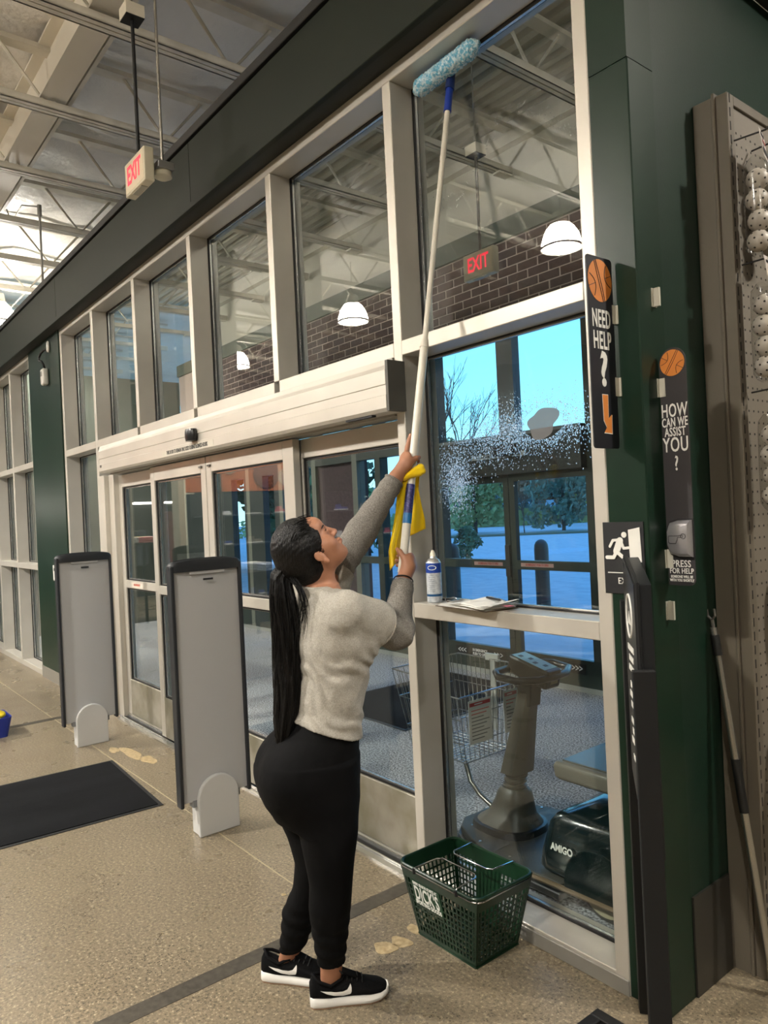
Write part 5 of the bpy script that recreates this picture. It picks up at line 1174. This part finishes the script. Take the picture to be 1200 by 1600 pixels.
# --- clothing
def noise3(P, fr, ph): return np.sin(P[..., 0]*fr+ph)*np.sin(P[..., 1]*fr*1.1+ph*2)*np.sin(P[..., 2]*fr*.9+ph*3)
def tee_field():
    Fd = Field((-2.46, -.98, 1.02-.2), (-1.90, -.28, 1.52), .005)
    Fd.loft(TORSO[:8], BF, BS, .02, .016)
    bust = TORSO[3][0]
    for q in (-1, 1): c = bust + BF*.090 + BS*(.07*q) + ZZ*.01; Fd.ell(NV(c), [NV(BF), NV(BS), (0, 0, 1)], (.060, .07, .07), .04)
    cut = J['shR'].lerp(J['elR'], .62); d = (J['elR']-J['shR']).normalized(); dn0 = NV(d)
    Fd.cone(NV(J['shR']), NV(cut)+dn0*.03, .074, .080, .022)
    Fd.cone(NV(J['shL']+ZZ*-.02), NV(J['shL'].lerp(J['elL'], .30)), .066, .068, .04); Fd.cone(NV(TORSO[2][0]-BS*.11), NV(J['shL']), .070, .066, .04)
    # wrinkles, sleeve cut, neck hole, slanted hem
    z0 = at(557, 1146, 2.55).z; pb = NV(at(508, 1130, 2.56)); fx = NV(BF)
    c0 = NV(cut); dn = NV(d); nb = NV(at(500, 914, 2.56)); nd = NV((ZZ*.85+BF*.5).normalized())
    cl = NV(J['shL'].lerp(J['elL'], .34)); dl = NV((J['elL']-J['shL']).normalized())
    D = Fd.D; P = np.stack(np.meshgrid(*Fd.ax, indexing='ij'), -1)
    side = (P-NV(TORSO[4][0]))@NV(BF); low = np.clip((1.28-P[..., 2])/.12, 0, 1)
    rt = (P-NV(TORSO[4][0]))@NV(BS)
    D += (low*.0026*np.sin(P[..., 2]*70 + side*85 + 3*np.sin(side*26+rt*20)+2*np.sin(P[..., 2]*33)) + .0035*noise3(P, 27, 1.3) + .002*noise3(P, 55, .4)).astype(np.float32)
    hem = (pb[2] - .012 - ((P-pb)@fx)*.36) - P[..., 2]
    D = np.maximum(D, hem)
    D = np.maximum(D, np.minimum((P-c0)@dn, .14-np.linalg.norm(P-c0, axis=-1)) if True else 0)
    D = np.maximum(D, np.minimum((P-cl)@dl, .13-np.linalg.norm(P-cl, axis=-1)))
    D = np.maximum(D, np.minimum((P-nb)@nd - .004, .095-np.linalg.norm((P-nb)-((P-nb)@nd)[..., None]*nd, axis=-1)))
    Fd.D = D.astype(np.float32); return Fd
tee = link('t_shirt', tee_field().mesh('t_shirt'), TEE, person)
_c = J['shR'].lerp(J['elR'], .62); _d = (J['elR']-J['shR']).normalized(); _a = _d.orthogonal().normalized(); _b = _d.cross(_a)
MB().tube([_c + (_a*math.cos(2*PI*i/36)+_b*math.sin(2*PI*i/36))*.0775 for i in range(36)], .0042, n=8, closed=True).build('sleeve_hem', TEE, tee, smooth='all')
def sleeve_field(a, b, c, ra, rb, rc, seed):
    pts = np.array([NV(a), NV(b), NV(c)]); Fd = Field(pts.min(0)-.10, pts.max(0)+.10, .005)
    Fd.cone(pts[0], pts[1], ra, rb, .02); Fd.cone(pts[1], pts[2], rb, rc, .025)
    P = np.stack(np.meshgrid(*Fd.ax, indexing='ij'), -1); e = (pts[2]-pts[1])/np.linalg.norm(pts[2]-pts[1])
    al = (P-pts[1])@e
    D = Fd.D + (.0020*np.sin(al*75+3*np.sin(al*23+seed)) + .0016*noise3(P, 45, seed)).astype(np.float32)
    Fd.D = np.maximum(D, np.minimum((P-pts[2])@e - (-.006), .09-np.linalg.norm(P-pts[2], axis=-1))).astype(np.float32); return Fd
sR = link('sleeve', sleeve_field(J['shR'], J['elR'], J['wrR'], .064, .063, .037, 1.).mesh('sleeve'), SLV, person)
sL = link('sleeve', sleeve_field(J['shL'], J['elL'], J['wrL'], .062, .055, .038, 2.).mesh('sleeve'), SLV, person)
def ringat(p, d, r, w, n=28):
    d = d.normalized(); a = d.orthogonal().normalized(); b = d.cross(a); return MB().tube([p + (a*math.cos(2*PI*i/n)+b*math.sin(2*PI*i/n))*r for i in range(n)], w, n=8, closed=True)
for c, o, (a, b) in ((J['wrR'], sR, ('elR', 'wrR')), (J['wrL'], sL, ('elL', 'wrL'))):
    d = J[b]-J[a]; ringat(c - d.normalized()*.012, d, .0365, .0042).build('cuff', SLV, o, smooth='all')
ringat(J['wrR'] - (J['wrR']-J['elR']).normalized()*-.002, J['wrR']-J['elR'], .036, .0022).build('wristband', BLACK, person, smooth='all')
def leg_field():
    Fd = Field((-2.50, -.98, .10), (-1.96, -.42, .98), .005)
    Fd.loft(TORSO[4:], BF, BS, .02, .006); Fd.loft(LEGR, BF, BS, .045, .006); Fd.loft(LEGL, BF, BS, .045, .006)
    pel = TORSO[8][0]
    for q in (-1, 1): c = pel - BF*.062 + BS*(.070*q) + ZZ*.015; Fd.ell(NV(c), [NV(BF), NV(BS), (0, 0, 1)], (.110, .104, .120), .07)
    P = np.stack(np.meshgrid(*Fd.ax, indexing='ij'), -1); D = Fd.D
    pbv = NV(at(508, 1130, 2.56)); pbz = pbv[2]
    zR, zL = at(519, 1508, 2.48).z, at(455, 1486, 2.63).z
    fold = np.clip((.34-P[..., 2])/.10, 0, 1); D = D + (fold*.0022*np.sin(P[..., 2]*120+P[..., 0]*30) + .0012*noise3(P, 40, .7)).astype(np.float32)
    mid = (NV(LEGR[7][0])+NV(LEGL[7][0]))/2; sdv = NV((LEGR[7][0]-LEGL[7][0]).normalized())
    near = ((P-mid)@sdv) > 0
    D = np.maximum(D, np.where(near, zR, zL) - P[..., 2]); D = np.maximum(D, P[..., 2] - (pbz - .012 - ((P-pbv)@NV(BF))*.36 + .035))
    Fd.D = D.astype(np.float32); return Fd
link('leggings', leg_field().mesh('leggings'), LEG, person)
# --- hair
def hair_field():
    Fd = Field(NV(J['hd'])-np.array((.20, .20, .20)), NV(J['hd'])+np.array((.18, .18, .17)), .004)
    Fd.ell(hp(-.012, 0, .022), HAX, (.104, .083, .108), .01); Fd.ell(hp(-.05, 0, -.025), HAX, (.062, .070, .072), .03)
    Fd.cone(hp(-.09, 0, .0), hp(-.125, 0, .0), .045, .026, .03)
    P = np.stack(np.meshgrid(*Fd.ax, indexing='ij'), -1); q = P-NV(J['hd']); n = q@HAX[0]; r = q@HAX[1]; c = q@HAX[2]
    line = .036 + .50*(c+.04); line = np.where(c < -.03, .008+(c+.03)*.35, line)
    D = Fd.D + (.0007*np.sin(c*330+n*60+6*np.sin(r*40)) + .0025*noise3(P, 38, 2.)).astype(np.float32)
    Fd.D = np.maximum(D, (n-line)*.9).astype(np.float32); return Fd
hair = link('hair', hair_field().mesh('hair'), HAIR, person)
TAIL = [(449, 890, 2.52), (437, 903, 2.50), (441, 935, 2.50), (449, 985, 2.51), (451, 1040, 2.51), (451, 1090, 2.50), (446, 1135, 2.49), (440, 1178, 2.48)]; TR = [.024, .028, .040, .048, .050, .046, .036, .010]
TP = [at(*p) for p in TAIL]
def tailpt(t):
    x = t*(len(TP)-1); i = min(int(x), len(TP)-2); f = x-i; return TP[i].lerp(TP[i+1], f), TR[i]+(TR[i+1]-TR[i])*f
def tail_field():
    pts = np.array([NV(p) for p in TP]); Fd = Field(pts.min(0)-.075, pts.max(0)+.075, .0045)
    Fd.chain([NV(tailpt(i/20)[0]) for i in range(21)], [tailpt(i/20)[1]*.9 for i in range(21)], .02)
    P = np.stack(np.meshgrid(*Fd.ax, indexing='ij'), -1); ax = np.interp(P[..., 2], pts[::-1, 2], pts[::-1, 0]); ay = np.interp(P[..., 2], pts[::-1, 2], pts[::-1, 1])
    th = np.arctan2(P[..., 1]-ay, P[..., 0]-ax); Fd.D = (Fd.D + .0035*np.sin(th*9+P[..., 2]*14+2*np.sin(P[..., 2]*11)) + .002*np.sin(th*17-P[..., 2]*20)).astype(np.float32); return Fd
tail = link('ponytail', tail_field().mesh('ponytail'), HAIR, person)
rnd = random.Random(9); stn = MB()
for i in range(170):
    a0 = rnd.uniform(0, 2*PI); t0 = rnd.uniform(0, .45); t1 = min(1.0, t0+rnd.uniform(.3, .7)); pts = []; rs = []; ex_ = rnd.uniform(.86, 1.12); tw_ = rnd.uniform(-1.4, 1.4); ov = rnd.uniform(0, .05) if rnd.random() < .35 else 0
    for k in range(9):
        t = t0+(t1-t0)*k/8; c, r = tailpt(t); a = a0+tw_*t; q = (RR*math.cos(a)+VV*math.sin(a))*r*ex_; pts.append(c+q - ZZ*(ov*k/8) + (RR*math.cos(a))*ov*.3*(k/8)**2); rs.append(.0021*(1-.75*k/8))
    stn.tube(pts, rs, n=4)
for i in range(34):      # a loose lock over the shoulder
    a = at(458+rnd.uniform(-6, 6), 905+rnd.uniform(-4, 4), 2.47); b = at(486+rnd.uniform(-9, 6), 930+rnd.uniform(-8, 10), 2.41); c = at(474+rnd.uniform(-14, 8), 975+rnd.uniform(-20, 25), 2.43)
    stn.tube([a*(1-t)**2 + b*2*t*(1-t) + c*t*t for t in [j/8 for j in range(9)]], [.0016*(1-.8*j/8) for j in range(9)], n=4)
o = stn.build('loose_strands', HAIR, tail, fix=False); o['kind'] = 'stuff'
ringat(TP[0].lerp(TP[1], .5), TP[1]-TP[0], .028, .006).build('hair_tie', BLACK, tail, smooth='all')
fly = MB()
for i in range(260):      # wisps over the crown and at the temple
    c0 = rnd.uniform(-.035, .088); r0 = rnd.uniform(-.07, .084); n0 = .036+.5*(c0+.04) - .006
    k = math.sqrt(max(.05, 1-(r0/.083)**2)); a = Vector(hp(min(n0, .088*k), r0, c0)); b = Vector(hp(-.03, r0*1.0, c0*.5+.118*k)) if c0 > .03 else Vector(hp(-.06, .084 if r0 > 0 else -.084, c0-.01)); e_ = Vector(hp(-.112, r0*.25, .005))
    pts = [a*(1-t)**2 + b*2*t*(1-t) + e_*t*t for t in [j/8 for j in range(9)]]; cc = J['hd'] + HC*.02 - HN*.01
    pts = [p + (p-cc).normalized()*.0012 for p in pts]; fly.tube(pts, [.0007]+[.0013]*7+[.0010], n=4)
o = fly.build('hair_wisps', HAIR, hair, fix=False); o['kind'] = 'stuff'
# --- eyes, brow, lips
for q in (1, -1):
    ey = MB().ball(Vector(hp(.0800, .031*q, .001)), .0105, 14, 10).build('eye', mat('eye white', 'd8d2ca', .2), person, smooth='all'); MB().ball(Vector(hp(.0872, .031*q, .003)), .0052, 10, 8).build('iris', mat('iris', '2a1a12', .2), ey, smooth='all')
    MB().tube([Vector(hp(.092-.006*abs(t), (.031+.016*t)*q, .0105-.003*abs(t))) for t in (-1, -.5, 0, .5, 1)], [.0012, .002, .0022, .002, .001], n=5).build('lashes', HAIR, ey); MB().tube([Vector(hp(.0945-.009*t*t-.004*t, (.031+.020*t)*q, .026-.003*t*t)) for t in (-1, -.5, 0, .5, 1)], [.001, .0026, .0028, .0022, .001], n=5).build('eyebrow', HAIR, person)
MB().ball(Vector(hp(.0985, 0, -.052)), .01, 14, 8, (.95, 1.0, .9)).build('lips', mat('lips', '9c5a50', .45), person, smooth='all').location = (0, 0, 0)
# --- shoes
SHK = mat('shoe black knit', '060607', .85, 0, .15, bump=(300, .4, .002)); SHW = mat('shoe white', 'd6d3cc', .55)
WX = [(0, .016), (.01, .028), (.04, .034), (.10, .035), (.16, .042), (.20, .046), (.235, .042), (.258, .028), (.268, .012)]
TX = [(0, .075), (.01, .096), (.03, .086), (.07, .068), (.10, .076), (.13, .082), (.17, .070), (.21, .057), (.245, .047), (.262, .038), (.268, .030)]
ip = lambda tab, x: float(np.interp(x, [q[0] for q in tab], [q[1] for q in tab]))
def shoe(heel, d, lift, label):
    d = d.normalized(); r_ = d.cross(ZZ)      # r_: right side of the shoe
    M0 = basis(heel, d, -r_) @ T((0, 0, 0), (0, lift, 0)); root = link('shoe', None, None, person) if False else None
    xs = [0, .004, .010] + [.02+.012*i for i in range(20)] + [.255, .262, .268]
    def ring_(x, grow, z0, z1, pw):
        w = ip(WX, x)+grow; n = 22; out = []
        for i in range(n):
            a = 2*PI*i/n; out.append(M0 @ Vector((x, w*math.copysign(abs(math.cos(a))**pw, math.cos(a))*(1 if math.sin(a) < 0 else 1-.35*math.sin(a)), (z0+z1)/2+(z1-z0)/2*math.copysign(abs(math.sin(a))**pw, math.sin(a)))))
        return out
    up = MB().loft([ring_(x, 0, .020, ip(TX, x), .75) for x in xs]).build('shoe', SHK, person, smooth='all')
    sp_ = lambda x: max(0, (x-.20))**1.6*.9
    so_ = MB().loft([ring_(x, .006, sp_(x), .030+.008*math.exp(-((x-.02)/.05)**2)+sp_(x)*.6, .45) for x in xs]).build('sole', SHW, up, smooth=True)
    MB().loft([ring_(x, .004, sp_(x)-.0005+0.0, sp_(x)+.004, .45) for x in xs]).build('outsole', mat('outsole tan', '8a6a52', .7), so_)
    MB().tube([M0 @ Vector((x, y, z)) for x, y, z in ((.010, 0, .100), (.030, .024, .086), (.070, .031, .070), (.108, .022, .082), (.122, 0, .094), (.108, -.022, .082), (.070, -.031, .070), (.030, -.024, .086))], .0055, n=8, closed=True).build('collar', SHK, up, smooth='all')
    MB().loft([[M0 @ Vector((x, w*s_, z+(.004 if k else 0))) for s_ in (-1, -.5, .5, 1) for k in (0,)] + [M0 @ Vector((x, w*s_, z+.006)) for s_ in (1, .5, -.5, -1)] for x, w, z in ((.085, .016, .110), (.11, .018, .098), (.15, .017, .078), (.18, .013, .066))]).build('tongue', SHK, up, smooth=True)
    for i in range(5):
        x = .108+.017*i; z = ip(TX, x)+.003; MB().tube([M0 @ Vector((x, -.024, z-.008)), M0 @ Vector((x+.003, -.010, z+.002)), M0 @ Vector((x+.003, .010, z+.002)), M0 @ Vector((x, .024, z-.008))], .0026, n=6).build('lace', BLACK, up)
    for s_ in (-1, 1): MB().tube([M0 @ Vector(p) for p in ((.105, 0, .100), (.098, .018*s_, .118), (.104, .034*s_, .116), (.112, .030*s_, .104), (.106, .006*s_, .100))], .0022, n=6).build('lace_bow', BLACK, up, smooth='all')
    # tick emblem on both sides
    U = [(.034, .060), (.060, .054), (.085, .050), (.108, .050), (.124, .055), (.136, .069)]; Lw = [(.034, .060), (.056, .048), (.082, .039), (.110, .035), (.134, .040), (.146, .056)]
    for s_ in (-1, 1):
        def sd(x, z, e):
            w = ip(WX, x); zt = ip(TX, x); zc, zh = (.020+zt)/2, (zt-.020)/2; q = min(.98, max(-.98, (z-zc)/zh)); sa = math.copysign(abs(q)**(1/.75), q); ca = math.sqrt(1-sa*sa)
            y = w*abs(ca)**.75*(1-.35*max(0, sa)); return M0 @ Vector((x, s_*(y+e), z))
        vs = []; fs = []; nn = 24
        for k in range(nn+1):
            t = k/nn; x0 = np.interp(t, np.linspace(0, 1, 6), [p[0] for p in U]); z0 = np.interp(t, np.linspace(0, 1, 6), [p[1] for p in U]); x1 = np.interp(t, np.linspace(0, 1, 6), [p[0] for p in Lw]); z1 = np.interp(t, np.linspace(0, 1, 6), [p[1] for p in Lw])
            if t > .85: x1 += (U[-1][0]-x1)*(t-.85)/.15; z1 += (U[-1][1]-z1)*(t-.85)/.15
            for m_ in range(4): q = m_/3; vs.append(sd(x0+(x1-x0)*q, z0+(z1-z0)*q, .0014))
            if k:
                for m_ in range(3): a = (k-1)*4+m_; fs.append((a, a+1, a+5, a+4))
        MB().add(vs, fs).build('tick_emblem', SHW, up)
hR = Vector((-2.155, -.814, 0)); shoe(hR, Vector((.481, .877, 0)), 0, '')
hL = Vector((-2.398, -.858, 0)); shoe(hL, Vector((.74, .67, 0)), 0, '')
# ================================================================ washing pole, cloth
wp = empty('washing_pole', P2 - PD*.02); tag(wp, 'white telescopic window washing pole with a blue fluffy washer head', 'washing pole')
winv = Matrix.Translation(-(P2 - PD*.02))
def wpb(nm, mb, mt, **k): o = mb.build(nm, mt, wp, **k); o.matrix_parent_inverse = winv; return o
WPL = mat('pole white', 'd6d1c3', .35); BLUE = mat('handle blue', '16348f', .35)
LEN = (P1-P2).length; pt = lambda t: P2 + PD*(LEN*t)
tj = .455
wpb('lower_tube', MB().cyl(pt(0)-PD*.02, pt(tj), .0165, n=16), WPL, smooth=True); wpb('end_cap', MB().cyl(pt(0)-PD*.024, pt(0)-PD*.018, .0175, n=16), WPL, smooth=True)
wpb('joint_collar', MB().cyl(pt(tj-.006), pt(tj+.012), .0185, .0135, n=16), WPL, smooth=True); wpb('upper_tube', MB().cyl(pt(tj), pt(1.0), .0115, n=14), WPL, smooth=True)
def tat(v): # parameter along the pole for a picture row near it
    d = ray(629+(700-629)*(885-v)/720, v).normalized(); w0 = P2-CAMP; b = d.dot(PD); return ((b*d.dot(w0)-PD.dot(w0))/(1-b*b))/LEN
wpb('printed_label', MB().cyl(pt(tat(818)), pt(tat(757)), .0172, n=20), mat('label navy', '27285e', .4, noise=(120, '4c4a86', 2, .5, .6)), smooth=True); wpb('label_band', MB().cyl(pt(tat(818)), pt(tat(802)), .0174, n=20), mat('label blue', '1d6aa3', .4), smooth=True)
wpb('socket', MB().cyl(pt(.985), pt(1.0)+PD*.075, .0165, .0155, n=16), BLUE, smooth=True); wpb('grip', MB().cyl(pt(1.0)+PD*.075, pt(1.0)+PD*.175, .020, .0175, n=16), mat('handle navy', '12265c', .4), smooth=True)
hc = Vector((-2.205, .085, 3.492)); ha, hbp = Vector((-2.405, .085, 3.488)), Vector((-2.012, .085, 3.50))
wpb('t_bar', MB().cyl(ha+Vector((.02, 0, -.012)), hbp-Vector((.02, 0, .012)), .012, n=10).cyl(pt(1.0)+PD*.16, hc-Vector((0, 0, .01)), .017, n=12), BLUE, smooth=True)
rnd2 = np.random.RandomState(4); n1, n2 = 90, 30; fl = []
for i in range(n1+1):
    t = i/n1; c = ha.lerp(hbp, t); e_ = min(1, .25+8*t, .25+8*(1-t)); row = []
    for k in range(n2):
        a = 2*PI*k/n2; r = (.036*e_) + .0045*rnd2.uniform(-1, 1); row.append(c + Vector((rnd2.uniform(-.002, .002), math.cos(a)*r*.95, math.sin(a)*r*1.05)))
    fl.append(row)
wpb('washer_sleeve', MB().loft(fl), mat('washer fleece', '6fb2cf', .95, 0, .2, noise=(85, 'cfe2ea', 3, .42, .58), bump=(120, .8, .01)), smooth='all')
# yellow cloth caught between the upper hand and the pole
CL = mat('yellow microfibre', 'e3b90c', .9, 0, .2, noise=(5, 'efcf1a', 3), bump=(500, .3, .001), sheen=.3)
yc = empty('cleaning_cloth', at(640, 745, 2.85)); tag(yc, 'bright yellow microfibre cloth hanging from the upper hand on the pole', 'cloth')
yinv = Matrix.Translation(-yc.location)
def sheet(rows, dep0, amp, fold, ph, nm):
    n = 26; m_ = 30; vs = []
    for j in range(m_+1):
        t = j/m_; v = np.interp(t, np.linspace(0, 1, len(rows)), [r[0] for r in rows]); l = np.interp(t, np.linspace(0, 1, len(rows)), [r[1] for r in rows]); r = np.interp(t, np.linspace(0, 1, len(rows)), [r_[2] for r_ in rows]); vr = np.interp(t, np.linspace(0, 1, len(rows)), [r_[3] for r_ in rows])
        for i in range(n+1):
            q = i/n; vs.append(at(l+(r-l)*q, v+(vr-v)*q, dep0 + amp*(.3+.7*t)*math.sin(q*fold*PI+ph+.8*t) - .004*math.sin(t*9+q*5)))
    k = len(vs); vs2 = vs + [p + VV*.0025 for p in vs]; I = lambda j, i: j*(n+1)+i; fs = []
    for j in range(m_):
        for i in range(n): fs += [(I(j, i), I(j, i+1), I(j+1, i+1), I(j+1, i)), (k+I(j+1, i), k+I(j+1, i+1), k+I(j, i+1), k+I(j, i))]
    for i in range(n): fs += [(I(0, i), k+I(0, i), k+I(0, i+1), I(0, i+1)), (I(m_, i+1), k+I(m_, i+1), k+I(m_, i), I(m_, i))]
    for j in range(m_): fs += [(I(j+1, 0), k+I(j+1, 0), k+I(j, 0), I(j, 0)), (I(j, n), k+I(j, n), k+I(j+1, n), I(j+1, n))]
    o = MB().add(vs2, fs).build(nm, CL, yc, smooth='all'); o.matrix_parent_inverse = yinv
sheet([(752, 624, 655, 733), (775, 620, 641, 765), (800, 618, 637, 800), (830, 613, 633, 830), (862, 607, 630, 858), (892, 609, 622, 876)], 2.835, .012, 2.6, .5, 'hanging_flap')
sheet([(740, 640, 656, 738), (765, 640, 654, 765), (790, 640, 659, 790), (815, 638, 664, 812), (838, 640, 665, 826)], 2.895, .010, 2.2, 1.4, 'back_flap')
kn = MB(); kc = at(649, 737, 2.84)
for i in range(3): kn.ball(kc + RR*(.012*(i-1)) + ZZ*(.006*(i-1)) - VV*.012, .016, 14, 10, (1.2, 1.0, .8))
kf = Field(NV(kc)-.06, NV(kc)+.06, .003)
for i, (a, b, r) in enumerate((((-.045, -.022), (-.01, -.004), .013), ((-.01, -.004), (.020, .014), .015), ((.020, .014), (.028, .0), .012), ((-.02, -.012), (.015, -.006), .014))): kf.cone(NV(kc+RR*a[0]+ZZ*a[1]-VV*.016), NV(kc+RR*b[0]+ZZ*b[1]-VV*.018), r, r, .004)
link('bunched_top', kf.mesh('bunched_top'), CL, yc).matrix_parent_inverse = yinv
